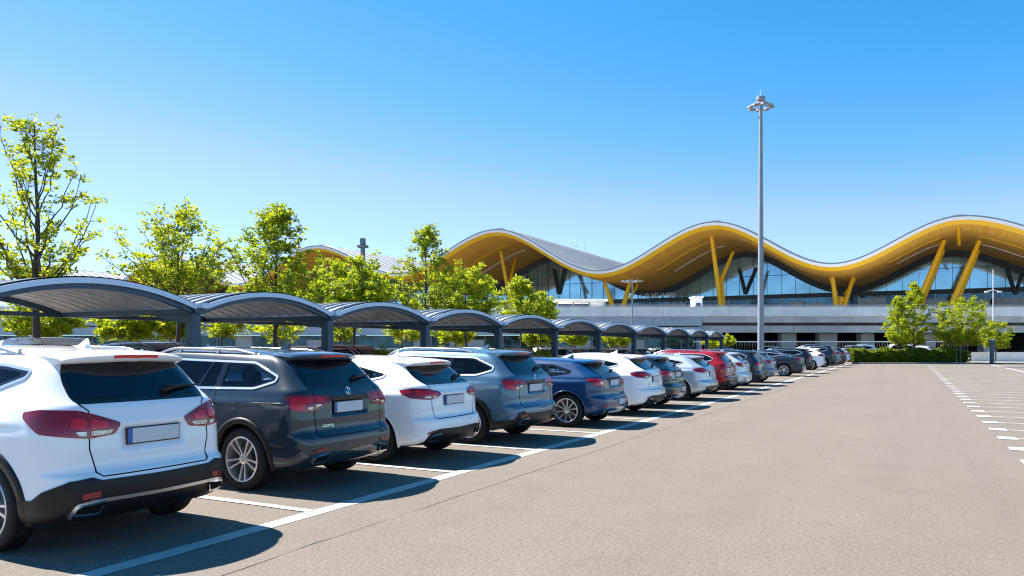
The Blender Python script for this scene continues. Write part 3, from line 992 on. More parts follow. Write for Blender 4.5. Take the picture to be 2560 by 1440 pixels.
WHEELS = {}
def car_body(c):
    """grid of the outer skin; local x = rearwards (0 at the rear bumper), z up"""
    H, zb, hw, sl, L = c['H'], c['zb'], c['hw'], c['sl'], c['L']
    x1 = -.165
    xt = x1 - sl*(H-.12-zb)
    if c.get('deck'):      # saloon: boot lid, then a raked rear window
        rear = [(zb-.10, hw-.02, -.10), (zb-.05, hw-.045, -.13), (zb-.02, hw-.075, -.24), (zb+.0, hw-.10, -.50), (zb+.03, hw-.13, -.64)]
        xt = -1.35
    else:
        rear = [(zb-.09, hw-.030, -.118), (zb-.03, hw-.052, -.140), (zb, hw-.068, -.160), (zb+.03, hw-.085, -.188)]
    f0 = -L
    T = [(.25, hw-.14, -.50, f0+.40), (.255, hw-.08, -.24, f0+.16), (.305, hw-.035, -.08, f0+.06), (.38, hw-.018, -.018, f0+.0),
         (.50, hw-.010, 0.0, f0+.01), (.575, hw-.008, -.008, f0+.02), (.612, hw-.006, -.022, f0+.025), (.640, hw-.005, -.058, f0+.03), (.68, hw-.003, -.072, f0+.035),
         (.80, hw, -.080, f0+.06), (.90, hw-.001, -.088, f0+.14), (.965, hw-.012, -.092, f0+.32)]
    fr = [f0+.62, f0+1.0, f0+1.22, f0+1.30, f0+1.34]
    fr = fr[-len(rear):]
    for (z, w, x), ff in zip(rear, fr): T.append((z, w, x, ff))
    T += [(H-.12, hw-.245, xt, f0+1.98), (H-.075, hw-.285, xt-.075, f0+2.10), (H-.042, hw-.345, xt-.16, f0+2.22), (H-.018, hw-.47, xt-.24, f0+2.40), (H-.005, hw-.68, xt-.32, f0+2.6), (H, 0.0, xt-.40, f0+2.8)]
    T = np.array(T)
    # parameter: chord length in (z, w, xr)
    d = np.sqrt((np.diff(T[:,[0,1,2]], axis=0)**2).sum(1)); s = np.concatenate([[0], np.cumsum(d)])
    nt = 96
    q = np.sort(np.concatenate([np.linspace(0, s[-1], nt), s[1:-1]]))
    q = q[np.concatenate([[True], np.diff(q) > 1e-4])]
    Z = pchip(s, T[:,0], q); W = np.maximum(pchip(s, T[:,1], q), 0.0); XR = pchip(s, T[:,2], q); XF = pchip(s, T[:,3], q)
    rings = []
    for z, w, xr, xf in zip(Z, W, XR, XF):
        rx = c.get('rc', .34); ry = min(c.get('rc', .34), w*.45); bow = .075
        up = float(sstep(z, zb-.1, H-.1))
        rx = rx*(1-up)+(rx-.04)*up
        rx = min(rx, (xr-xf)*.3)
        ya = np.linspace(0, w-ry, 22)
        wn_ = max(w, 1e-6)
        xa = xr-bow*(ya/wn_)**2*(w/hw)
        th = np.linspace(0, math.pi/2, 18)[1:]
        yb_ = w-ry+ry*np.sin(th)**.9; xb = xa[-1]-rx*(1-np.cos(th)**.9)
        fx = .55*(w/hw)
        xs_ = np.linspace(xb[-1], xf+fx, 112)[1:]
        ys = np.full_like(xs_, w)
        th2 = np.linspace(math.pi/2, 0, 12)[1:]
        yd = w-ry*1.5+ry*1.5*np.sin(th2); xd = xf+fx*(1-np.cos(th2))
        yd = np.maximum(yd, 0)
        ye = np.linspace(max(w-ry*1.5, 0), 0, 10)[1:]; xe = np.full_like(ye, xf)
        X = np.concatenate([xa, xb, xs_, xd, xe]); Y = np.concatenate([ya, yb_, ys, yd, ye])
        # full loop
        X = np.concatenate([X, X[-2:0:-1]]); Y = np.concatenate([Y, -Y[-2:0:-1]])
        rings.append(np.stack([X, Y, np.full_like(X, z)], 1))
    V = np.array(rings)
    X, Y, Zz = V[...,0], V[...,1], V[...,2]
    xw = [c['xw'], c['xw']-c['wb']]
    # plan taper towards both ends
    tr = np.clip((X+1.25)/1.25, 0, 1); tf = np.clip((-(X)-(L-1.3))/1.3, 0, 1)
    Y = Y*(1-.055*tr**2-.07*tf**2)
    for xc in xw:
        fl = c.get('flare', .028)*np.exp(-((X-xc)/.43)**4)*np.exp(-((Zz-.60)/.27)**2)
        Y = Y + np.sign(Y)*fl*(np.abs(Y) > .5*hw)
    # waist hollow along the doors
    side = (np.abs(Y) > .6*hw)
    hol = -.016*np.exp(-((Zz-.62)/.10)**2)*sstep(-X, 1.3, 1.7)*(1-sstep(-X, L-1.9, L-1.5))
    Y = Y + np.sign(Y)*hol*side
    # shoulder line
    sh = .012*np.exp(-((Zz-(zb-.14))/.035)**2)*sstep(-X, .35, .8)
    Y = Y + np.sign(Y)*sh*side
    # roof falls to both ends
    s1 = sstep(Zz, zb-.05, H-.15)
    xm = -L*.54
    dr = c.get('drop', .06)*np.clip((X-xm)/1.9, 0, 1.4)**2
    df = .07*np.clip((xm-X)/.75, 0, 1.4)**2
    Z2 = Zz - s1*(dr+df)
    # bonnet crown and falling nose
    # number plate recess in the tailgate
    pz = c['pz']
    m1 = (1-sstep(np.abs(Y), .29, .335))*sstep(Zz, pz-.095, pz-.075)*(1-sstep(Zz, pz+.078, pz+.090))*(X > -.3)
    X2 = X - c.get('recess', .028)*m1
    V = np.stack([X2, Y, Z2], 2)
    return V, xw

def build_car(c):
    """first car of one kind: an Empty with all its parts, rear bumper at local x=0, wheels on z=0"""
    V, xw = car_body(c)
    nt, nu, _ = V.shape
    verts = V.reshape(-1, 3)
    idx = np.arange(nt*nu).reshape(nt, nu)
    a = idx[:-1]; b = idx[1:]
    quads = np.stack([a, np.roll(a, -1, 1), np.roll(b, -1, 1), b], 2).reshape(-1, 4)
    bvh = BVHTree.FromPolygons([tuple(p) for p in verts], [tuple(q) for q in quads])
    H, zb, hw, L = c['H'], c['zb'], c['hw'], c['L']
    RA = WR+.055
    # cut the arches
    vv = verts.copy()
    ins = np.zeros(len(vv), bool)
    for xc in xw:
        dx = vv[:,0]-xc; dz = vv[:,2]-WR
        d = np.hypot(dx, dz)
        m = (d < RA) & (np.abs(vv[:,1]) > .52)
        ins |= m
    keep = ~ins[quads].all(1)
    # window openings: drop the skin behind the side windows
    topz = lambda x: H-.150-c.get('drop', .06)*max(0, (x+L*.54)/1.9)**2
    dlo_in = grow(round_poly(c['dlo'](topz), c.get('dlo_r', .05)), -.004)
    hole = inside(dlo_in, verts[:, [0, 2]]) & (np.abs(verts[:,1]) > .35) & (verts[:,0] < -.35)
    keep &= ~hole[quads].all(1)
    qk = quads[keep]
    for xc in xw:
        dx = vv[:,0]-xc; dz = vv[:,2]-WR
        d = np.hypot(dx, dz)
        m = (d < RA) & (np.abs(vv[:,1]) > .52)
        k = RA/np.maximum(d, 1e-6)
        vv[m,0] = xc+dx[m]*k[m]; vv[m,2] = WR+dz[m]*k[m]
    root = empty(c['name'])
    P = c['paint_mat']
    body = MB()
    used = np.unique(qk); remap = -np.ones(len(vv), int); remap[used] = np.arange(len(used))
    body.add(vv[used], [tuple(remap[i] for i in q) for q in qk])
    bo = body.build('body', c['body_mat'], root, smooth=True)
    paint_parts = ['body', 'spoiler', 'mirror', 'antenna_fin', 'handle']
    # underbody and wheel wells
    u = MB()
    u.box(-L+.35, -.48, -hw+.42, hw-.42, .24, .30)
    u.box(xw[1]+RA+.01, xw[0]-RA-.01, -hw+.11, hw-.11, .215, .27)
    u.build('underbody', M['under'], root)
    for xc in xw:
        for s in (-1, 1):
            w = MB()
            pr = []
            n = 20; vs = []; fs = []
            for k in range(n+1):
                a_ = -.35 + (math.pi+.7)*k/n
                for yy in (.40, hw-.10):
                    vs.append((xc+(RA+.012)*math.cos(a_), s*yy, max(.22, WR+(RA+.012)*math.sin(a_))))
            for k in range(n): fs.append((2*k, 2*k+1, 2*k+3, 2*k+2))
            fs.append(tuple(2*k for k in range(n+1)))
            w.add(vs, fs); w.build('wheel_well', M['under'], root)
    # arch trims
    for xc in xw:
        for s in (-1, 1):
            t = MB()
            ang = np.linspace(-.28, math.pi+.28, 40)
            wd = c['arch_w']
            vs = []; fs = []
            prof = [(RA-.012, -.05), (RA-.010, .008), (RA+wd*.5, .014), (RA+wd, .006), (RA+wd+.002, -.02)]
            for k, a_ in enumerate(ang):
                for rr, oy in prof:
                    x = xc+rr*math.cos(a_); z = WR+rr*math.sin(a_)
                    loc, nor = cast(bvh, ray_side(s), x, max(z, .26))
                    yb2 = abs(loc.y)
                    vs.append((x, s*(yb2+oy), max(z, .235)))
            m_ = len(prof)
            for k in range(len(ang)-1):
                for i in range(m_-1):
                    q = (k*m_+i, k*m_+i+1, (k+1)*m_+i+1, (k+1)*m_+i)
                    fs.append(q if s < 0 else q[::-1])
            t.add(vs, fs)
            t.build('wheel_arch', M['black'] if c['clad'] else P, root, smooth=True)
    if not c['clad']: paint_parts.append('wheel_arch')
    # wheels
    key = c['wheel']
    if key not in WHEELS: WHEELS[key] = wheel_meshes(*key)
    hubm, tym, rim = WHEELS[key]
    for xc in xw:
        for s in (-1, 1):
            w = bpy.data.objects.new('wheel', hubm); COL.objects.link(w); w.parent = root
            w.location = (xc, s*(hw-.115), WR)
            w.rotation_euler = (0, random.random()*6, 0 if s < 0 else math.pi)
            for nm, me in (('tyre', tym), ('rim', rim)):
                o = bpy.data.objects.new(nm, me); COL.objects.link(o); o.parent = w
    # ---- windows
    topz = lambda x: H-.150-c.get('drop', .06)*max(0, (x+L*.54)/1.9)**2
    for s in (-1, 1):
        ray = ray_side(s)
        dlo = c['dlo'](topz)
        outl = round_poly(dlo, c.get('dlo_r', .05))
        if c.get('dlo_chrome', True):
            ch = MB(); frame_patch(ch, bvh, grow(outl, .018), [grow(outl, -.004)], ray, .0095, .04, .002); ch.build('window_trim', M['trim'], root, smooth=True, angle=50)
        wl2 = [round_poly(w_, .03) for w_ in c['wins'](topz)]
        bk = MB(); frame_patch(bk, bvh, grow(outl, .012), wl2, ray, .007, .04, .03); bk.build('pillar_trim', M['gloss_black'], root, smooth=True, angle=50)
        for wp in c['wins'](topz):
            g = MB(); patch(g, bvh, round_poly(wp, .03), ray, .003, .04, .0005); g.build('side_window', M['side_glass'], root, smooth=True, angle=50)
        # door gaps, handles
        g = MB()
        for ln in c['gaps']: ribbon(g, bvh, ln, ray, .009, .0018)
        g.build('door_seam', M['gap'], root)
        for (hx, hz) in c['handles']:
            h = MB(); patch(h, bvh, round_poly([(hx-.10, hz-.012), (hx+.10, hz-.014), (hx+.105, hz+.012), (hx-.095, hz+.014)], .01), ray, .034, .03, .01)
            h.build('handle', M['chrome'] if c.get('chrome_handle') else P, root, smooth=True, angle=40)
        mr = MB()
        mx = -L+1.55; my = s*(hw+.02)
        mr.revolve([(0,-.075),(.05,-.07),(.085,-.03),(.09,.02),(.075,.06),(0,.07)], 'y', 12)
        mv = [((p[0]*.9)+mx, p[1]*1.25+my, p[2]*.85+zb-.02) for p in mr.v]
        mr.v = mv
        mr.build('mirror', P, root, smooth=True)
    if c.get('chrome_handle'): paint_parts.remove('handle')
    # seats
    for sx, rows_ in ((-L*.47, (-.36, .36)), (-L*.47+.88, (-.42, 0, .42))):
        for sy in rows_:
            st = MB(); hw_ = .25 if len(rows_) == 2 else .20
            v = []
            for (zz_, wv, xo, th) in ((.48, hw_*.95, -.04, .14), (.75, hw_, .02, .16), (1.0, hw_*.95, .09, .12), (1.10, hw_*.72, .12, .09)):
                v += [(sx+xo-th*.5, sy-wv, zz_), (sx+xo+th*.5, sy-wv*.92, zz_), (sx+xo+th*.5, sy+wv*.92, zz_), (sx+xo-th*.5, sy+wv, zz_)]
            f = [(3,2,1,0), (12,13,14,15)]
            for q in range(3):
                for e in range(4): f.append((q*4+e, q*4+(e+1) % 4, q*4+4+(e+1) % 4, q*4+4+e))
            st.add(v, f); so_ = st.build('seat', M['seat'], root)
            hr = MB(); zz_ = min(1.25, H-.34)
            hr.revolve([(0,-.07),(.06,-.07),(.085,-.035),(.085,.035),(.06,.07),(0,.07)], 'z', 12)
            hr.v = [(sx+.15+p[0]*.55, sy+p[1]*1.35, zz_-.03+p[2]*1.15) for p in hr.v]
            hr.build('headrest', M['seat'], so_, smooth=True)
    # rear window and windscreen
    rw = c['rear_win']
    g = MB(); patch(g, bvh, round_poly(grow(rw, .035), .08), ray_rear, .003, .045); g.build('rear_window_surround', M['gloss_black'], root, smooth=True, angle=50)
    g = MB(); patch(g, bvh, round_poly(rw, .07), ray_rear, .007, .045); g.build('rear_window', M['glass'], root, smooth=True, angle=50)
    g = MB(); patch(g, bvh, round_poly([(-.68, zb+.03), (.68, zb+.03), (.55, H-.17), (-.55, H-.17)], .07), ray_front, .006, .06); g.build('windscreen', M['glass'], root, smooth=True, angle=50)
    # ---- tail lights (outline in angle, height; given for the left side)
    for s in (-1, 1):
        def sg(pl): return [(-s*p[0], p[1]) for p in pl]
        tl = c['tail']
        o = MB(); patch(o, bvh, round_poly(sg(tl['outer']), tl.get('r', .03)), ray_wrap, .010, .035); lo = o.build('tail_light', M['lamp_dark'], root, smooth=True, angle=50)
        for pl in tl['red']:
            o = MB(); patch(o, bvh, round_poly(sg(pl), .02), ray_wrap, .0135, .03); o.build('brake_lens', M['lamp_red'], lo, smooth=True, angle=50)
        for pl in tl['clear']:
            o = MB(); patch(o, bvh, round_poly(sg(pl), .012), ray_wrap, .0165, .03); o.build('reversing_lens', M['lamp_clear'], lo, smooth=True, angle=50)
        # reflector and exhaust
        rf = c['reflector']
        o = MB(); patch(o, bvh, round_poly(sg(rf), .012), ray_wrap, c['clad_off']+.006, .03); o.build('reflector', M['lamp_dark'], root, smooth=True, angle=50)
        if c.get('exhaust'):
            ex = [(a_, z_+.032) for a_, z_ in sg(c['exhaust'])]
            o = MB(); patch(o, bvh, round_poly(grow(ex, .018), .02), ray_wrap, c['clad_off']+.016, .03); eo = o.build('exhaust_trim', M['chrome'], root, smooth=True, angle=50)
            o = MB(); patch(o, bvh, round_poly(ex, .015), ray_wrap, c['clad_off']+.019, .03); o.build('exhaust_opening', M['gap'], eo)
    # ---- lower bumper, diffuser strip
    if c.get('bumper'):
        top = c['bumper']
        pl = [(-a_, z) for a_, z in top] + [(a_, z) for a_, z in reversed(top)]
        lowz = .275
        amax = top[0][0]
        pl = [(-amax, lowz)] + pl + [(amax, lowz)]
        o = MB(); patch(o, bvh, pl, ray_wrap, c['clad_off'], .045, .02); o.build('bumper_trim', M['black'], root, smooth=True, angle=40)
    if c.get('strip'):
        o = MB(); ribbon(o, bvh, [(-a_, z+.025) for a_, z in c['strip']] + [(a_, z+.025) for a_, z in reversed(c['strip'])], ray_wrap, .026, c['clad_off']+.012, .04); o.build('bumper_strip', M['satin'], root, smooth=True, angle=40)
    # ---- tailgate seam, plate, badge, wiper
    o = MB()
    for ln in c['gate']: ribbon(o, bvh, ln, ray_wrap, .009, .0016)
    o.build('tailgate_seam', M['gap'], root)
    pz = c['pz']
    o = MB()
    lc, _ = cast(bvh, ray_rear, 0, pz)
    px = lc.x
    def flat(mb, y0, y1, z0, z1, xx, th=.008): mb.bbox(xx-th, xx, y0, y1, z0, z1, .003)
    flat(o, -.27, .27, pz-.068, pz+.068, px+.016, .03); po = o.build('number_plate', M['gloss_black'], root)
    o = MB(); flat(o, -.218, .260, pz-.058, pz+.058, px+.019, .006); o.build('plate_face', M['plate'], po)
    o = MB(); flat(o, -.262, -.220, pz-.058, pz+.058, px+.019, .006); o.build('plate_band', M['plate_blue'], po)
    if c.get('plate2'):
        y0, z0 = c['plate2']
        o = MB(); lc2, _ = cast(bvh, ray_rear, y0, z0)
        flat(o, y0-.15, y0+.15, z0-.055, z0+.055, lc2.x+.022, .03); o.build('bumper_plate', M['plate'], root)
    if c.get('garnish'):
        o = MB(); patch(o, bvh, round_poly([(-.34, pz+.088), (.34, pz+.088), (.34, pz+.112), (-.34, pz+.112)], .008), ray_rear, .016, .04); o.build('tailgate_strip', M['gloss_black'] if not c.get('garnish_chrome') else M['chrome'], root, smooth=True, angle=40)
    if c.get('badge'):
        bz = pz+.175
        lb, nb = cast(bvh, ray_rear, 0, bz)
        o = MB(); o.revolve([(.036,-.004),(.036,.006),(.042,.009),(.048,.006),(.048,-.004)], 'y', 24)
        o.add([(x*.5-.003, -.002, z*1.0) for x, z in ((-.03,-.03),(.03,-.03),(.012,.03),(-.012,.03))] + [(x*.5-.003, .006, z) for x, z in ((-.03,-.03),(.03,-.03),(.012,.03),(-.012,.03))],
              [(0,1,2,3),(7,6,5,4),(0,4,5,1),(1,5,6,2),(2,6,7,3),(3,7,4,0)])
        rot = nb.to_track_quat('Y', 'Z').to_matrix()
        o.v = [tuple(rot @ Vector(p) + lb + nb*.002) for p in o.v]
        o.build('badge', M['chrome'], root, smooth=True, angle=40)
    wy, wz = c['wiper']
    o = MB()
    la, na = cast(bvh, ray_rear, wy, wz); lb, nb = cast(bvh, ray_rear, wy+.42, wz+.015)
    lm = la.lerp(lb, .5); lq = la.lerp(lb, .12)
    o.tube([la+na*.02-Vector((0,.045,.012)), la+na*.035, lq+na*.042, lm+na*.045, lb+na*.035], [.016,.030,.026,.013,.006], 8)
    o.tube([la+na*.0, la+na*.035], [.03,.026], 8)
    if c.get('has_wiper', True): o.build('rear_wiper', M['black'], root, smooth=True, angle=50)
    # ---- roof furniture
    def roof(x, y):
        l, n = cast(bvh, ray_top, x, y); return l.z
    if c.get('spoiler'):
        x0, x1_, ys_ = c['spoiler']
        n = 28; v = []; f = []
        for k in range(n+1):
            t = -1+2*k/n; y = ys_*t
            e = 1-abs(t)**5
            xl = x1_-.13*t*t-.02*(1-e)
            z0 = roof(x0, y)
            zs = roof(x0-.1, y); sl_ = (z0-zs)/.1
            ln = xl-x0
            zt_ = lambda d: z0+.004+max(sl_, -.22)*d*.55-.10*d*d
            th = .05*(.35+.65*e)
            pts = [(x0-.06, zs-.02), (x0, z0+.004), (x0+ln*.45, zt_(ln*.45)), (x0+ln*.85, zt_(ln*.85)), (x0+ln*.97, zt_(ln)-.004), (x0+ln, zt_(ln)-.014), (x0+ln*.985, zt_(ln)-.014-th*.55), (x0+ln*.90, zt_(ln)-.02-th), (x0+ln*.4, zt_(ln*.4)-.10), (x0-.06, z0-.16)]
            v += [(a_, y, b_) for a_, b_ in pts]
        m_ = 10
        for k in range(n):
            for i in range(m_):
                j = (i+1) % m_
                f.append((k*m_+i, k*m_+j, (k+1)*m_+j, (k+1)*m_+i))
        f.append(tuple(range(m_))); f.append(tuple(range(n*m_+m_-1, n*m_-1, -1)))
        o = MB(); o.add(v, f); so = o.build('spoiler', P, root, smooth=True, angle=55)
        k = n//2; q = v[k*m_+5]
        o = MB()
        for k in range(n//2-4, n//2+4):
            pass
        vs = []; fs = []
        for k in range(n//2-5, n//2+6):
            p5 = v[k*m_+5]; p6 = v[k*m_+6]
            dz = p5[2]-p6[2]
            vs += [(p5[0]+.006, p5[1], p5[2]-dz*.0), (p6[0]+.006, p6[1], p6[2]+dz*.05), (p6[0]-.01, p6[1], p6[2]+dz*.05), (p5[0]-.01, p5[1], p5[2])]
        for i in range(10):
            for q in range(4):
                fs.append((i*4+q, i*4+(q+1) % 4, i*4+4+(q+1) % 4, i*4+4+q))
        o.add(vs, fs+[(0,1,2,3),(43,42,41,40)]); o.build('brake_light', M['lamp_red'], root)
    if c.get('fin'):
        fx = c['fin']; z = roof(fx, 0)
        v = [(fx-.13, 0, z-.0), (fx-.09, -.03, z-.012), (fx+.07, -.036, z-.012), (fx+.07, .036, z-.012), (fx-.09, .03, z-.012), (fx+.055, -.004, z+.078), (fx+.075, -.004, z+.075), (fx+.055, .004, z+.078), (fx+.075, .004, z+.075), (fx-.03, -.016, z+.026), (fx-.03, .016, z+.026)]
        f = [(0,1,9),(0,9,10),(0,10,4),(1,2,6,5,9),(4,10,7,8,3),(9,5,7,10),(5,6,8,7),(2,3,8,6)]
        o = MB(); o.add(v, f); o.build('antenna_fin', P, root)
    if c.get('rails'):
        xa, xb, yr = c['rails']
        for s in (-1, 1):
            o = MB(); n = 26; pts = []
            for k in range(n+1):
                t = k/n; x = xa+(xb-xa)*t
                y = s*(yr-.02*abs(2*t-1)**3)
                e = min(1, t*7, (1-t)*5)
                e = e*e*(3-2*e)
                pts.append((x, y, roof(x, y)-.006+.045*e))
            o.tube(pts, .017, 8); 
            for t in (.03, .36, .68, .97):
                x = xa+(xb-xa)*t; y = s*(yr-.02*abs(2*t-1)**3); z = roof(x, y)
                o.tube([(x-.02, y, z-.01), (x, y, z+.035)], [.024, .016], 8)
            o.build('roof_rail', M['satin'], root, smooth=True, angle=60)
    if c.get('lettering'):
        for txt, ty, tz, sz in c['lettering']:
            cu = bpy.data.curves.new('lettering', 'FONT'); cu.body = txt; cu.size = sz; cu.extrude = .003
            to = bpy.data.objects.new('lettering_tmp', cu); COL.objects.link(to)
            dg = bpy.context.evaluated_depsgraph_get(); dg.update()
            me = bpy.data.meshes.new_from_object(to.evaluated_get(dg))
            bpy.data.objects.remove(to)
            l, nn = cast(bvh, ray_rear, ty+.08, tz)
            for vt in me.vertices:
                p = vt.co.copy()
                l2, n2 = cast(bvh, ray_rear, ty+p.x, tz+p.y)
                vt.co = Vector((l2.x+.004+p.z, ty+p.x, tz+p.y))
            me.name = 'lettering'
            me.materials.clear(); me.materials.append(M['chrome'])
            o = bpy.data.objects.new('lettering', me); COL.objects.link(o); o.parent = root
    for ch in root.children_recursive:
        if ch.name.split('.')[0] in paint_parts:
            ch['paint'] = 1
    return root

def W(x=None, y=None, hw=.92):
    """wrap angle (left side positive here, mirrored later) of a point on the rear (y) or flank (x)"""
    if y is not None: return math.atan2(y, -PIV-.08)
    return math.atan2(hw*.96, x-PIV)

# ---- the kinds of car
def gates(zt, zm, yt, ym, zbot, ybot):
    l = []
    for s in (-1, 1):
        l.append([(s*W(y=yt), zt), (s*W(y=ym), zm), (s*W(y=ym*.985), .80), (s*W(y=ybot), zbot+.03), (s*W(y=ybot-.06), zbot)])
    l.append([(-W(y=ybot-.06), zbot), (W(y=ybot-.06), zbot)])
    return l

def K_suv():
    H, zb = 1.60, 1.14
    c = dict(name='parked_car', H=H, zb=zb, hw=.93, sl=.78, L=4.55, xw=-.93, wb=2.66, pz=.875, recess=.022, flare=.03, drop=.05,
             clad=True, clad_off=.012, arch_w=.075, wheel=(5, True), dlo_chrome=True)
    c['dlo'] = lambda t: [(-3.15, zb-.02), (-1.3, zb+.02), (-.72, zb+.20), (-.70, zb+.245), (-1.05, t(-1.05)), (-2.55, t(-2.3))]
    c['wins'] = lambda t: [[(-3.05, zb+.0), (-2.36, zb+.02), (-2.36, t(-2.3)-.02), (-2.55, t(-2.3)-.02)], [(-2.28, zb+.02), (-1.47, zb+.04), (-1.47, t(-1.45)-.02), (-2.28, t(-2.2)-.02)], [(-1.38, zb+.04), (-.80, zb+.205), (-.80, zb+.235), (-1.06, t(-1.06)-.025), (-1.38, t(-1.35)-.02)]]
    c['gaps'] = [[(-1.33, zb-.03), (-1.30, .9), (-1.38, .62)], [(-2.32, zb), (-2.32, .32)]]
    c['handles'] = [(-1.55, .92), (-2.5, .9)]
    c['rear_win'] = [(-.66, 1.175), (.66, 1.175), (.60, 1.335), (.49, 1.50), (-.49, 1.50), (-.60, 1.335)]
    a0 = W(x=-.52); 
    c['tail'] = dict(outer=[(a0, 1.085), (W(x=-.33), 1.105), (W(y=.74), 1.095), (W(y=.60), 1.065), (W(y=.33), .985), (W(y=.39), .905), (W(y=.62), .885), (W(x=-.33), .93), (a0-.0, 1.045)],
                     red=[[(W(y=.80), 1.04), (W(y=.655), 1.03), (W(y=.655), .955), (W(y=.80), .965)], [(W(y=.615), 1.03), (W(y=.44), .99), (W(y=.47), .95), (W(y=.615), .95)]],
                     clear=[[(W(y=.76), .94), (W(y=.655), .94), (W(y=.655), .905), (W(y=.72), .91)], [(W(y=.615), .94), (W(y=.41), .94), (W(y=.44), .91), (W(y=.615), .905)]], r=.025)
    c['reflector'] = [(W(y=.68), .49), (W(y=.53), .50), (W(y=.54), .455), (W(y=.69), .45)]
    c['exhaust'] = [(W(y=.76), .325), (W(y=.70), .365), (W(y=.50), .385), (W(y=.56), .32)]
    c['bumper'] = [(W(x=-.56), .43), (W(x=-.40), .44), (W(x=-.28), .51), (W(y=.80), .585), (W(y=.60), .60), (W(y=.52), .575), (0, .57)]
    c['strip'] = [(W(y=.82), .30), (W(y=.72), .385), (W(y=.6), .405), (0, .40)]
    c['gate'] = gates(1.15, 1.09, .75, .63, .60, .56)
    c['wiper'] = (.22, 1.205)
    c['spoiler'] = (-.80, -.30, .615)
    c['fin'] = -1.05
    c['rails'] = (-2.75, -.95, .625)
    return c

def K_wagon():
    H, zb = 1.575, 1.11
    c = dict(name='parked_car', H=H, zb=zb, hw=.92, sl=.80, L=4.80, xw=-.93, wb=2.78, rc=.25, pz=.895, recess=.040, flare=.026, drop=.055,
             clad=True, clad_off=.008, arch_w=.055, wheel=(5, True), chrome_handle=True, garnish=True, badge=True)
    c['dlo'] = lambda t: [(-3.35, zb-.02), (-.80, zb+.01), (-.54, zb+.085), (-.53, zb+.13), (-.92, t(-.95)), (-2.65, t(-2.4))]
    c['wins'] = lambda t: [[(-3.25, zb), (-2.52, zb+.01), (-2.52, t(-2.4)-.02), (-2.66, t(-2.4)-.02)], [(-2.42, zb+.01), (-1.72, zb+.015), (-1.60, t(-1.6)-.02), (-2.42, t(-2.2)-.02)], [(-1.68, zb+.015), (-1.42, zb+.015), (-1.42, t(-1.45)-.02), (-1.57, t(-1.6)-.02)], [(-1.33, zb+.018), (-.83, zb+.028), (-.60, zb+.095), (-.59, zb+.12), (-.95, t(-.95)-.025), (-1.33, t(-1.3)-.02)]]
    c['gaps'] = [[(-1.38, zb-.03), (-1.37, .95), (-1.45, .80), (-1.52, .70)], [(-2.47, zb), (-2.47, .32)]]
    c['handles'] = [(-1.62, .945), (-2.62, .93)]
    c['rear_win'] = [(-.63, 1.145), (.63, 1.145), (.56, 1.30), (.47, 1.47), (-.47, 1.47), (-.56, 1.30)]
    c['tail'] = dict(outer=[(W(x=-.30), 1.03), (W(x=-.22), 1.05), (W(y=.70), 1.05), (W(y=.36), 1.025), (W(y=.35), .985), (W(y=.48), .915), (W(y=.70), .87), (W(x=-.19), .89), (W(x=-.26), .96)],
                     red=[[(W(x=-.22), 1.02), (W(y=.66), 1.02), (W(y=.66), .975), (W(y=.80), .965), (W(y=.79), .89), (W(x=-.22), .905)], [(W(y=.62), 1.025), (W(y=.45), 1.01), (W(y=.47), .975), (W(y=.62), .97)]],
                     clear=[[(W(y=.76), .925), (W(y=.66), .925), (W(y=.66), .90), (W(y=.75), .895)], [(W(y=.62), .945), (W(y=.52), .95), (W(y=.54), .93), (W(y=.62), .915)]], r=.02)
    c['reflector'] = [(W(y=.66), .47), (W(y=.47), .495), (W(y=.48), .465), (W(y=.68), .44)]
    c['exhaust'] = [(W(y=.70), .315), (W(y=.62), .365), (W(y=.44), .385), (W(y=.50), .32)]
    c['strip'] = None
    c['bumper'] = None
    c['gate'] = gates(1.12, 1.06, .70, .64, .60, .60)
    c['wiper'] = (.24, 1.19)
    c['spoiler'] = (-.80, -.33, .60)
    c['fin'] = -1.12
    c['rails'] = (-3.0, -.95, .615)
    return c

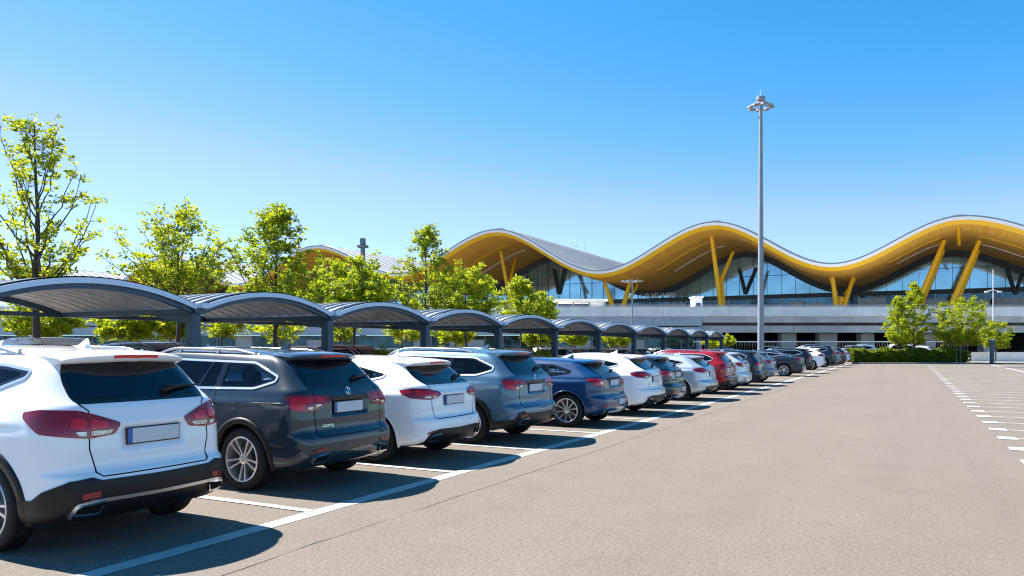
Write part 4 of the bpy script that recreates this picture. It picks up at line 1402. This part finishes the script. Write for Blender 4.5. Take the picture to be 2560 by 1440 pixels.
def K_cross():
    H, zb = 1.50, 1.09
    c = dict(name='parked_car', H=H, zb=zb, hw=.915, sl=1.0, L=4.40, xw=-.90, wb=2.62, pz=.86, recess=.02, flare=.026, drop=.075,
             clad=False, clad_off=.008, arch_w=.018, wheel=(5, True))
    c['dlo'] = lambda t: [(-3.05, zb-.02), (-1.3, zb-.0), (-.82, zb+.10), (-.80, zb+.14), (-1.28, t(-1.28)), (-2.45, t(-2.3))]
    c['wins'] = lambda t: [[(-2.95, zb), (-2.28, zb+.01), (-2.28, t(-2.3)-.02), (-2.45, t(-2.3)-.02)], [(-2.20, zb+.01), (-1.45, zb+.015), (-1.45, t(-1.45)-.02), (-2.20, t(-2.2)-.02)], [(-1.37, zb+.015), (-.90, zb+.105), (-.89, zb+.13), (-1.29, t(-1.29)-.025), (-1.37, t(-1.37)-.02)]]
    c['gaps'] = [[(-1.41, zb-.03), (-1.38, .9), (-1.42, .66)], [(-2.24, zb), (-2.24, .32)]]
    c['handles'] = [(-1.62, .91), (-2.45, .9)]
    c['rear_win'] = [(-.64, 1.12), (.64, 1.12), (.58, 1.25), (.49, 1.395), (-.49, 1.395), (-.58, 1.25)]
    c['tail'] = dict(outer=[(W(x=-.46), 1.015), (W(x=-.26), 1.04), (W(y=.72), 1.035), (W(y=.42), .985), (W(y=.37), .945), (W(y=.48), .90), (W(y=.66), .88), (W(x=-.28), .91), (W(x=-.44), .975)],
                     red=[[(W(x=-.18), 1.01), (W(y=.64), 1.0), (W(y=.64), .94), (W(x=-.16), .945)], [(W(y=.60), .995), (W(y=.46), .965), (W(y=.48), .935), (W(y=.60), .935)]],
                     clear=[[(W(y=.80), .93), (W(y=.64), .93), (W(y=.64), .905), (W(y=.77), .91)], [(W(y=.60), .925), (W(y=.48), .925), (W(y=.52), .905), (W(y=.60), .90)]], r=.02)
    c['reflector'] = [(W(y=.74), .44), (W(y=.60), .475), (W(y=.60), .455), (W(y=.75), .415)]
    c['exhaust'] = [(W(y=.72), .315), (W(y=.65), .36), (W(y=.47), .375), (W(y=.54), .315)]
    c['bumper'] = [(W(x=-.25), .25), (W(y=.80), .32), (W(y=.72), .40), (W(y=.62), .46), (W(y=.5), .48), (0, .47)]
    c['strip'] = None
    c['gate'] = gates(1.10, 1.04, .70, .62, .62, .56)
    c['wiper'] = (.24, 1.15)
    c['spoiler'] = (-.86, -.36, .60)
    c['fin'] = -1.15
    return c

def K_hatch():
    H, zb = 1.44, 1.05
    c = dict(name='parked_car', H=H, zb=zb, hw=.895, sl=1.15, L=4.25, xw=-.82, wb=2.58, pz=.90, recess=.034, flare=.026, drop=.07,
             clad=False, clad_off=.008, arch_w=.016, wheel=(10, False), garnish=True, badge=True, dlo_chrome=False)
    c['dlo'] = lambda t: [(-2.9, zb-.02), (-1.25, zb+.0), (-.80, zb+.06), (-.78, zb+.10), (-1.20, t(-1.25)), (-2.35, t(-2.2))]
    c['wins'] = lambda t: [[(-2.8, zb), (-2.15, zb+.01), (-2.15, t(-2.2)-.02), (-2.35, t(-2.2)-.02)], [(-2.07, zb+.01), (-1.35, zb+.015), (-1.28, zb+.08), (-1.36, t(-1.4)-.025), (-2.07, t(-2.1)-.02)], [(-1.22, zb+.03), (-.88, zb+.07), (-.87, zb+.09), (-1.20, t(-1.25)-.03), (-1.30, t(-1.3)-.025)]]
    c['gaps'] = [[(-1.27, zb-.02), (-1.24, .9), (-1.32, .70)], [(-2.11, zb), (-2.11, .32)]]
    c['handles'] = [(-1.5, .89), (-2.35, .88)]
    c['rear_win'] = [(-.60, 1.085), (.60, 1.085), (.55, 1.20), (.46, 1.335), (-.46, 1.335), (-.55, 1.20)]
    c['tail'] = dict(outer=[(W(x=-.38), .99), (W(x=-.22), 1.005), (W(y=.70), .985), (W(y=.50), .955), (W(y=.44), .90), (W(y=.50), .845), (W(y=.70), .835), (W(x=-.20), .87), (W(x=-.33), .945)],
                     red=[[(W(x=-.24), .975), (W(y=.66), .955), (W(y=.64), .86), (W(x=-.14), .885)], [(W(y=.60), .935), (W(y=.49), .915), (W(y=.51), .87), (W(y=.60), .865)]],
                     clear=[[(W(y=.80), .935), (W(y=.66), .93), (W(y=.65), .88), (W(y=.74), .885)]], r=.02)
    c['reflector'] = [(W(y=.72), .44), (W(y=.56), .45), (W(y=.56), .425), (W(y=.72), .41)]
    c['exhaust'] = [(W(y=.66), .285), (W(y=.62), .335), (W(y=.50), .345), (W(y=.53), .29)]
    c['bumper'] = None
    c['strip'] = [(W(y=.45), .27), (0, .27)]
    c['plate2'] = (.12, .50)
    c['gate'] = gates(1.06, 1.0, .66, .61, .64, .56)
    c['wiper'] = (.22, 1.115)
    c['spoiler'] = (-.86, -.40, .58)
    c['fin'] = -1.1
    return c

def K_tall():
    c = K_wagon()
    H, zb = 1.62, 1.13
    c.update(H=H, zb=zb, hw=.93, sl=.72, L=4.65, xw=-.92, wb=2.70, clad=True, arch_w=.06, wheel=(5, True), badge=False, garnish=True, clad_off=.010, chrome_handle=False)
    c['dlo'] = lambda t: [(-3.2, zb-.02), (-1.0, zb+.02), (-.64, zb+.10), (-.62, zb+.17), (-.95, t(-.95)), (-2.5, t(-2.4))]
    c['wins'] = lambda t: [[(-3.1, zb), (-2.4, zb+.01), (-2.4, t(-2.4)-.02), (-2.5, t(-2.4)-.02)], [(-2.32, zb+.01), (-1.45, zb+.03), (-1.45, t(-1.45)-.02), (-2.32, t(-2.2)-.02)], [(-1.36, zb+.03), (-1.0, zb+.04), (-.72, zb+.115), (-.71, zb+.15), (-.98, t(-.98)-.025), (-1.36, t(-1.3)-.02)]]
    c['rear_win'] = [(-.64, 1.17), (.64, 1.17), (.58, 1.33), (.49, 1.515), (-.49, 1.515), (-.58, 1.33)]
    c['bumper'] = [(W(x=-.40), .40), (W(x=-.28), .42), (W(y=.80), .52), (W(y=.60), .53), (0, .52)]
    c['spoiler'] = (-.76, -.28, .61)
    c['lettering'] = None
    return c

def K_saloon():
    c = K_hatch()
    H, zb = 1.44, 1.06
    c.update(H=H, zb=zb, hw=.92, L=4.75, xw=-1.02, wb=2.80, pz=.85, deck=True, sl=1.0, wheel=(5, True), badge=False, plate2=None, drop=.10, has_wiper=False, spoiler=None, garnish=False, dlo_chrome=True)
    c['dlo'] = lambda t: [(-3.3, zb-.03), (-1.9, zb+.0), (-1.12, zb+.07), (-1.10, zb+.10), (-1.75, t(-1.75)), (-2.7, t(-2.5))]
    c['wins'] = lambda t: [[(-3.2, zb-.01), (-2.5, zb+.0), (-2.5, t(-2.5)-.02), (-2.7, t(-2.5)-.02)], [(-2.42, zb+.0), (-1.75, zb+.01), (-1.75, t(-1.75)-.03), (-2.42, t(-2.4)-.02)], [(-1.68, zb+.02), (-1.2, zb+.08), (-1.68, t(-1.75)-.04)]]
    c['rear_win'] = [(-.60, 1.115), (.60, 1.115), (.50, 1.31), (-.50, 1.31)]
    c['gate'] = [[(-W(y=.56), 1.0), (-W(y=.52), .70), (-W(y=.45), .66), (W(y=.45), .66), (W(y=.52), .70), (W(y=.56), 1.0)]]
    c['fin'] = -1.75
    c['wiper'] = (.2, 1.1)
    return c

def K_clad_wagon():
    c = K_wagon()
    c.update(clad_off=.010, arch_w=.065, badge=True)
    c['bumper'] = [(W(x=-.52), .38), (W(x=-.30), .385), (W(y=.80), .43), (W(y=.70), .53), (W(y=.55), .545), (W(y=.48), .50), (0, .49)]
    return c

KINDS = dict(clad_wagon=K_clad_wagon, suv=K_suv, wagon=K_wagon, cross=K_cross, hatch=K_hatch, tall=K_tall, saloon=K_saloon)
PROTO = {}
def copy_tree(o, parent=None):
    n = o.copy(); COL.objects.link(n)
    if parent is not None: n.parent = parent
    for ch in o.children: copy_tree(ch, n)
    return n

PAINTS = {}
def get_paint(key, lining=False):
    if (key, lining) not in PAINTS:
        col, metal = {
            'white': ((.86,.87,.88), 0), 'slate': ((.012,.022,.036), .0), 'steel_blue': ((.065,.135,.205), .4), 'blue': ((.004,.040,.125), .1),
            'navy': ((.005,.012,.026), .0), 'silver': ((.50,.56,.61), .55), 'pale_silver': ((.60,.66,.71), .45), 'red': ((.30,.004,.010), .0),
            'grey_blue': ((.14,.19,.25), .5), 'black': ((.004,.006,.009), .0), 'grey': ((.20,.21,.23), .5), 'dark_red': ((.16,.008,.012), .2)}[key]
        PAINTS[key, lining] = paint('paint_'+key+('_lined' if lining else ''), col, metal, lining=lining)
    return PAINTS[key, lining]

def place_car(kind, pk, x, y, rz, label, group, scale=(1,1,1), cat='car', strip=()):
    key = kind
    if key not in PROTO:
        c = KINDS[kind](); c['paint_mat'] = get_paint(pk); c['body_mat'] = get_paint(pk, True)
        if kind == 'wagon': c['lettering'] = [('Lauzrng', -.50, .70, .055)]
        r = build_car(c); PROTO[key] = r
    else:
        r = copy_tree(PROTO[key])
        for ch in r.children_recursive:
            if ch.get('paint'):
                ch.material_slots[0].link = 'OBJECT'
                ch.material_slots[0].material = get_paint(pk, ch.name.split('.')[0] == 'body')
    if strip:
        for ch in list(r.children_recursive):
            if ch.name.split('.')[0] in strip: bpy.data.objects.remove(ch)
    r.location = (x, y, 0); r.rotation_euler = (0, 0, rz); r.scale = scale
    tag(r, label, cat, group)
    return r

G1 = 'cars parked in the row along the aisle'
ROW1 = [  # kind, paint, rear bumper x, centre y, scale, label
    ('suv',   'white',      -5.50,  4.245, (1,.925,1.03),     'white crossover with black lower bumper and silver roof rails, nearest car of the row'),
    ('wagon', 'slate',      -5.74,  7.05, (1,.96,1.035),     'dark slate estate car with roof rails and round tailgate badge, beside the nearest white crossover'),
    ('cross', 'white',      -5.75,  9.38, (1,.96,1.01),    'white hatchback with no roof rails between the dark slate estate and the steel blue estate'),
    ('clad_wagon', 'steel_blue', -5.62, 11.85, (1,1,1.035),     'steel blue estate car with roof rails parked before the deep blue hatchback'),
    ('hatch', 'blue',       -5.35, 15.05, (1,1,.985),    'deep blue hatchback with its silver ten-spoke rear wheel in plain view'),
    ('cross', 'white',      -5.35, 17.95, (1,1,1.0),     'white hatchback parked just past the deep blue hatchback'),
    ('hatch', 'navy',       -5.45, 20.35, (1,1,.99),     'small navy hatchback half hidden between a white and a silver hatchback'),
    ('cross', 'silver',     -5.30, 23.6,  (1,1,.95),     'silver hatchback parked just before the red car'),
    ('tall',  'red',        -5.40, 27.2,  (1,1,.955),    'bright red estate car, the only red car in the front row'),
    ('hatch', 'pale_silver',-5.40, 30.0,  (1,1,1.03),    'pale silver hatchback parked just past the red car'),
    ('tall',  'navy',       -5.40, 33.4,  (1,1,.95),     'navy estate car between the pale silver hatchback and a grey blue car'),
    ('hatch', 'grey_blue',  -5.40, 36.7,  (1,1,1.02),    'grey blue hatchback parked just before the low black saloon'),
    ('saloon','navy',       -5.15, 45.2,  (1,1,1.03),    'low navy saloon car with a sloping boot and a bare rear wheel in view'),
    ('tall',  'black',      -5.25, 50.6,  (1,1,.99),     'black estate car between the low navy saloon and a white hatchback'),
    ('cross', 'white',      -5.25, 58.2,  (1,1.02,1.08), 'white hatchback in the far part of the row, between two black cars'),
    ('tall',  'navy',       -5.20, 66.5,  (1,1.05,1.14), 'tall navy estate car in the far part of the row, past the last white hatchback'),
    ('cross', 'grey',       -5.20, 72.4,  (1,1,1.12),    'grey hatchback third from the far end of the row'),
    ('hatch', 'black',      -5.10, 76.2,  (1,1,1.14),    'black hatchback next to last at the far end of the row'),
    ('cross', 'silver',     -4.95, 80.2,  (1,1,1.05),    'silver hatchback last of the row beside the clipped hedge'),
]
random.seed(4)
for kind, pk, x, y, sc, lab in ROW1:
    place_car(kind, pk, x, y, random.uniform(-.010, .010) if y > 8 else 0, lab, G1, sc)
# the facing row, noses towards the camera's row, under and past the shelters
G2 = 'cars parked in the second row beneath the shelters'
ROW2 = [
    ('suv',   'white',      11.0, (1,1,1.10), 'white crossover parked under the first shelter, its roof behind the nearest car'),
    ('wagon', 'grey_blue',  13.55,(1,1,1.06), 'grey blue estate car parked behind the first dark blue shelter post'),
    ('cross', 'silver',     16.2, (1,1,1.05), 'silver hatchback whose roof shows above the dark slate estate car'),
    ('saloon','silver',     18.9, (1,1,1.10), 'silver saloon with dark windows just left of the second shelter post'),
    ('tall',  'dark_red',   21.7, (1,1,1.0),  'dark red car parked behind the second tree trunk beneath the shelters'),
    ('cross', 'white',      24.4, (1,1,1.0),  'white hatchback parked just past the dark red car beneath the shelters'),
    ('hatch', 'black',      29.8, (1,1,1.04), 'black hatchback in the second row, behind the steel blue estate'),
    ('cross', 'silver',     35.2, (1,1,1.0),  'silver hatchback in the second row, behind the deep blue hatchback'),
    ('wagon', 'white',      40.5, (1,1,1.0),  'white estate car in the second row, behind the white hatchback'),
    ('tall',  'pale_silver',46.0, (1,1,.96),  'pale silver car in the second row, its roof above the navy hatchback'),
    ('tall',  'pale_silver',51.3, (1,1,.93),  'pale silver car in the second row, its roof above the silver hatchback'),
    ('hatch', 'navy',       57.0, (1,1,1.0),  'navy hatchback in the second row near the last shelters'),
    ('cross', 'white',      62.5, (1,1,1.0),  'white hatchback in the second row at the last shelter'),
]
for kind, pk, y, sc, lab in ROW2:
    place_car(kind, pk, -20.0, y, math.pi, lab, G2, (1, 1, sc[2]*1.06))
# cars far behind, in front of the terminal
G3 = 'cars parked in front of the terminal'
FAR = [
    ('tall', 'white', 2292, 82, 0.30, (1,1,1.24), 'big white car parked side-on behind the hedge'),
    ('cross','white', 2330, 84.5, 0.30, (1,1,1.2), 'smaller white car at the right end of the big white car behind the hedge'),
    ('cross','silver', 2192, 84, 0.5, (1,1,1.3), 'silver car between the far end of the row and the big white car'),
    ('hatch','grey_blue',2163, 83, 0.6, (1,1,1.3), 'grey blue car just past the far end of the row'),
    ('tall', 'white', 1957, 92, 0.3, (1,1,1.12), 'distant white car under the white railing, right of the tall lamp mast'),
    ('tall', 'silver', 1842, 90, 0.3, (1,1,1.0), 'distant silver car left of the tall lamp mast'),
]
for kind, pk, px, d, rz, sc, lab in FAR:
    p = ground_at(px, d)
    place_car(kind, pk, p.x, p.y, rz, lab, G3, sc)
# ---------------------------------------------------------------- trees and hedge
M['bark'] = mat('bark', (.06, .048, .04), rough=.9, noise=(9, .35), bump=(30, .5))
M['bark_pale'] = mat('pale_bark', (.2, .175, .15), rough=.9, noise=(9, .3))
M['leaf'] = leaf_mat('spring_leaf', (.21, .285, .008), (.53, .57, .018), .62)
M['leaf2'] = leaf_mat('fresh_leaf', (.17, .25, .008), (.47, .52, .016), .62)
M['leaf_hedge'] = leaf_mat('hedge_leaf', (.085, .14, .008), (.27, .32, .015), .45)

def leaves(rs, C, per, size, spread, droop=.15):
    """little diamond leaves in rosettes around the points C"""
    n = len(C)
    P = np.repeat(C, per, 0)
    N = len(P)
    d = rs.normal(size=(N, 3)); d[:,2] = np.abs(d[:,2])*.6-droop
    d /= np.linalg.norm(d, axis=1)[:,None]
    o = P + d*spread*rs.uniform(.0, 1.0, (N,1))**.7
    L = size*rs.uniform(.65, 1.35, (N,1))
    ref = rs.normal(size=(N, 3))
    s = np.cross(d, ref); s /= np.linalg.norm(s, axis=1)[:,None]
    nn = np.cross(s, d)
    w = L*.24
    a = o; b = o+d*L*.5+s*w+nn*L*.05; c = o+d*L-nn*L*.10; e = o+d*L*.5-s*w+nn*L*.05
    V = np.stack([a, b, c, e], 1).reshape(-1, 3)
    F = np.arange(4*N).reshape(-1, 4)
    return V, F

def foliage(name, V, F, m, parent):
    me = bpy.data.meshes.new(name)
    me.vertices.add(len(V)); me.vertices.foreach_set('co', V.astype(np.float32).ravel())
    me.loops.add(F.size); me.loops.foreach_set('vertex_index', F.astype(np.int32).ravel())
    me.polygons.add(len(F)); me.polygons.foreach_set('loop_start', np.arange(0, F.size, 4, dtype=np.int32))
    me.update(calc_edges=True); me.validate()
    return finish(name, me, m, parent)

def tree(loc, H, hb, R, seed, label, group, limbs=16, twigs=7, per=16, leaf=.15, shape='cone', spread=.22, tr=.10, m=None, bark=None, lean=0, up=.3, pk=.38):
    """H height, hb where limbs start, R crown radius; shape 'cone' narrows to the top, 'round', 'vase'"""
    rs = np.random.RandomState(seed)
    root = empty('tree', loc, 0, label, 'tree', group)
    b = MB()
    n = 10
    wob = rs.normal(size=(n+1, 2))*.035*H/6; wob[0] = 0
    wob = np.cumsum(wob, 0)*.6
    tp = [Vector((wob[i,0]+lean*(i/n)**2, wob[i,1], H*.97*i/n)) for i in range(n+1)]
    b.tube(tp, [tr*(1-.93*(i/n)**.8)+.006 for i in range(n+1)], 8)
    def trunk(z):
        t = min(max(z/(H*.97), 0), 1)*n; i = min(int(t), n-1); return tp[i].lerp(tp[i+1], t-i)
    C = []
    def env(t):
        if shape == 'cone': return R*(max(0, 1-t)**.75)*(.55+.45*min(1, t*5)) + .10*R
        if shape == 'vase': return R*(.45+.55*min(1, t*2.2))*(max(0, 1-t**2.5))**.5
        if shape == 'egg':
            return R*((.32+.68*t/pk) if t < pk else (.06+.94*((1-t)/(1-pk))**.85))
        return R*math.sqrt(max(0.02, 1-(2*t-1)**2*.94))
    for k in range(limbs):
        t = (k+rs.uniform(.1, .9))/limbs
        az = k*2.399963+rs.uniform(-.5, .5)
        zt = hb+(H-hb)*(.06+.92*t)
        tt = (zt-hb)/(H-hb)
        rr = env(tt)*rs.uniform(.72, 1.08)
        tip = Vector((math.cos(az)*rr, math.sin(az)*rr, zt))
        z0 = max(hb*.94, zt-rr*rs.uniform(.75, 1.25)*(1+.9*up)-.25*(1-t))
        base = trunk(z0)
        tip += Vector((trunk(zt).x, trunk(zt).y, 0))
        mid = base.lerp(tip, .5)+Vector((math.cos(az)*rr*.10*up, math.sin(az)*rr*.10*up, -rr*.10*up))
        r0 = max(.010, tr*.38*(1-t*.75))
        pts = []
        for i in range(7):
            s = i/6
            pts.append((1-s)**2*base+2*s*(1-s)*mid+s*s*tip+Vector(rs.normal(size=3)*.03*rr))
        b.tube(pts, [r0*(1-.85*i/6)+.004 for i in range(7)], 5, cap=False)
        for j in range(twigs):
            s = rs.uniform(.32, 1.0) if j else 1.0
            q = s*6; i = min(int(q), 5); p = pts[i].lerp(pts[i+1], q-i)
            dirv = (tip-base).normalized()*.5+Vector(rs.normal(size=3)*.7)+Vector((0,0,.45))
            dirv.normalize()
            ln = rs.uniform(.18, .50)*(.55+.22*R)
            e = p+dirv*ln
            b.tube([p, p.lerp(e, .5)+Vector(rs.normal(size=3)*.03), e], [.010, .007, .003], 4, cap=False)
            C.append(e); C.append(p.lerp(e, .55))
            if rs.uniform() < .5: C.append(p.lerp(e, .85)+Vector(rs.normal(size=3)*.12))
    for z in np.linspace(hb+(H-hb)*.45, H, 8): C.append(trunk(z)+Vector(rs.normal(size=3)*.05))
    C.append(Vector((tp[-1].x, tp[-1].y, H)))
    b.build('trunk', bark or M['bark'], root, smooth=True)
    C = np.array([tuple(c) for c in C])
    V, F = leaves(rs, C, per, leaf, spread)
    foliage('crown', V, F, m or M['leaf'], root)
    return root

GT = 'spring trees behind the parking shelters'
AX = -21.3
def tree_y(px, X=AX):
    u = (px-1280.0)/FPX
    return (u*FWD[0]-RGT[0])*X/(RGT[1]-u*FWD[1])
def T(px, ptop, pbase, wpx, seed, label, **k):
    y = tree_y(px); d = AX*FWD[0]+y*FWD[1]
    return tree((AX, y, 0), z_at(ptop, d), z_at(pbase, d), wpx/FPX*d*.5, seed, label, GT, **k)
T(98, 292, 735, 345, 3, 'tallest and sparsest tree, at the left edge above the first shelter', limbs=34, twigs=8, per=9, leaf=.125, shape='egg', spread=.05, tr=.14, up=1, pk=.52)
T(443, 528, 735, 340, 8, 'broad loose tree rising behind the gap between the first and second shelters', limbs=36, twigs=9, per=10, leaf=.132, shape='egg', spread=.07, tr=.11, up=.9, pk=.46)
T(690, 520, 800, 320, 12, 'dense upright tree rising behind the second shelter', limbs=36, twigs=11, per=11, leaf=.15, shape='egg', spread=.08, tr=.11, m=M['leaf2'], up=.6, pk=.28)
T(882, 655, 790, 215, 17, 'dense wide low-crowned tree behind the third shelter', limbs=32, twigs=12, per=13, leaf=.165, shape='round', spread=.10, tr=.10, m=M['leaf2'], up=.5)
T(1062, 568, 800, 185, 21, 'tall tree with a bare pointed top behind the third and fourth shelters', limbs=30, twigs=9, per=10, leaf=.155, shape='egg', spread=.08, tr=.11, m=M['leaf2'], up=.9)
T(1166, 675, 800, 165, 25, 'dense bright round tree behind the fourth shelter', limbs=30, twigs=12, per=13, leaf=.175, shape='round', spread=.11, tr=.10, up=.5)
T(1300, 700, 815, 115, 29, 'loose tree left of the second yellow column behind the fifth shelter', limbs=26, twigs=8, per=10, leaf=.19, shape='egg', spread=.10, tr=.09, up=.7)
T(1352, 735, 815, 100, 33, 'small low tree right beside the loose tree by the second yellow column', limbs=20, twigs=8, per=11, leaf=.19, shape='round', spread=.11, tr=.08, up=.5)
# smaller trees behind, seen beneath the shelters
GB = 'small trees seen beneath the shelters'
SMALL = [  # px, top, crown base, width, depth, sparse, label
    (118, 748, 845, 190, 30, 0, 'small dense tree under the first shelter, right of the thick left trunk'),
    (325, 772, 845, 150, 33, 0, 'small round tree seen under the middle of the first shelter'),
    (425, 772, 842, 110, 35, 0, 'small leafy tree just left of the first visible navy post'),
    (556, 785, 838, 110, 34, 1, 'small sparse tree under the left half of the second shelter'),
    (702, 790, 842, 130, 36, 1, 'small half-bare tree under the right half of the second shelter'),
    (850, 803, 845, 70, 44, 1, 'small thin tree just right of the second shelter post'),
    (1012, 806, 850, 110, 44, 1, 'small bare-limbed tree under the third shelter'),
    (1140, 818, 852, 130, 50, 0, 'small spreading tree under the fourth shelter'),
    (1352, 825, 858, 90, 58, 0, 'small spreading tree under the fifth shelter'),
    (1440, 832, 858, 60, 66, 0, 'low bushy tree under the sixth shelter'),
    (1540, 835, 862, 90, 72, 0, 'low bushy tree under the seventh shelter'),
    (1800, 848, 864, 70, 80, 0, 'low bushy tree left of the tall lamp mast'),
]
for i, (px, pt, pb, w, d, sp, lab) in enumerate(SMALL):
    p = ground_at(px, d)
    tree(p, z_at(pt, d), z_at(pb, d), w/FPX*d*.5, 50+i, lab, GB, limbs=14 if not sp else 13, twigs=9 if not sp else 6, per=17 if not sp else 8, leaf=.14+.0012*d, shape='round', spread=.14, tr=.07, bark=M['bark'] if i % 2 else M['bark_pale'])
GR = 'young trees on the planted island'
for i, (px, pt, pb, w, d, lab, k) in enumerate([
    (2245, 745, 868, 80, 75.5, 'young tree on the island, left of a taller one behind the hedge', dict(limbs=22, twigs=9, per=10, shape='egg')),
    (2285, 712, 866, 95, 76.5, 'tallest young tree on the island with a pointed top', dict(limbs=26, twigs=10, per=11, shape='egg')),
    (2401, 748, 866, 125, 75.2, 'broad young tree with two pale stems at the right end of the hedge', dict(limbs=30, twigs=13, per=11, shape='round', bark='pale')),
    (2489, 806, 872, 75, 80.0, 'small low young tree behind the slim navy post', dict(limbs=18, twigs=9, per=10, shape='round'))]):
    p = ground_at(px, d)
    if k.pop('bark', None): k['bark'] = M['bark_pale']
    t_ = tree(p, z_at(pt, d), z_at(pb, d), w/FPX*d*.5, 80+i, lab, GR, leaf=.21, spread=.16, tr=.08, up=.6, **k)
    if i == 2:
        b = MB(); q = RGT*-.42
        b.tube([(q[0], q[1], .1), (q[0]*.9, q[1]*.9, 1.6), (q[0]*.3, q[1]*.3, 3.2)], [.075, .065, .04], 8); b.build('stem', M['bark_pale'], t_, smooth=True)
# clipped hedge in front of them: separate clipped shrubs grown together
rs = np.random.RandomState(7)
hd = 75.2
hp = ground_at(2280, hd)
hroot = empty('hedge', hp, YAW, 'long clipped green hedge on the kerbed island at the end of the aisle', 'hedge')
x0, x1 = (2131-2280)/FPX*hd, (2424-2280)/FPX*hd
ht = z_at(877, hd)
b = MB()
for x in np.arange(x0+.3, x1-.2, .55):
    b.tube([(x, .9, .1), (x+rs.uniform(-.1,.1), .9+rs.uniform(-.2,.2), ht*.75)], [.03, .012], 5)
b.build('stems', M['bark'], hroot)
N = 15000
P = np.stack([rs.uniform(x0, x1, N), rs.uniform(0, 1.9, N), rs.uniform(.1, 1, N)], 1)
# push towards the surface, waved top
face = rs.randint(0, 3, N)
P[:,1] = np.where(face == 0, rs.uniform(-.05, .16, N), P[:,1])
top = ht-.03+.12*np.sin(P[:,0]*2.1)+.10*np.sin(P[:,0]*5.3+1)
P[:,2] = np.where(face == 1, top*rs.uniform(.90, 1.03, N), P[:,2]*top)
P[:,1] += .12*np.sin(P[:,0]*3.1)*(face == 0)
V, F = leaves(rs, P, 2, .17, .08, droop=-.1)
foliage('foliage', V, F, M['leaf_hedge'], hroot)
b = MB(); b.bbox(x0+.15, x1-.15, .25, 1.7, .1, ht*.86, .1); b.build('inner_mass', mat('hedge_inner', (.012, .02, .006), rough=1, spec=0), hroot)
# ground shrubs among the second row
GP = 'low shrubs beside the second row of cars'
for i, (px, d, w, h, lab) in enumerate([(950, 27, 1.6, 1.62, 'low green shrub behind the white hatchback, right of the dark red car'), (1230, 34, 3.2, 1.66, 'low clipped shrub bed behind the steel blue estate'), (1345, 40, 2.6, 1.60, 'low yellow-green shrub behind the deep blue hatchback')]):
    p = ground_at(px, d)
    r = empty('shrub', p, YAW, lab, 'shrub', GP)
    n = 1800; A = rs.normal(size=(n, 3)); A /= np.linalg.norm(A, axis=1)[:,None]
    A[:,2] = np.abs(A[:,2]); A *= rs.uniform(.75, 1.05, (n,1))
    A[:,0] *= w*.5; A[:,1] *= .6; A[:,2] = A[:,2]*h*.8+.2*h*rs.uniform(0, 1, n)
    V, F = leaves(rs, A, 2, .13, .06); foliage('foliage', V, F, M['leaf2'] if i != 2 else M['leaf'], r)
    b = MB()
    for k in range(9): b.tube([(rs.uniform(-.3,.3)*w, rs.uniform(-.2,.2), 0), (rs.uniform(-.4,.4)*w, rs.uniform(-.3,.3), h*.8)], [.02, .008], 5)
    b.build('stems', M['bark'], r)
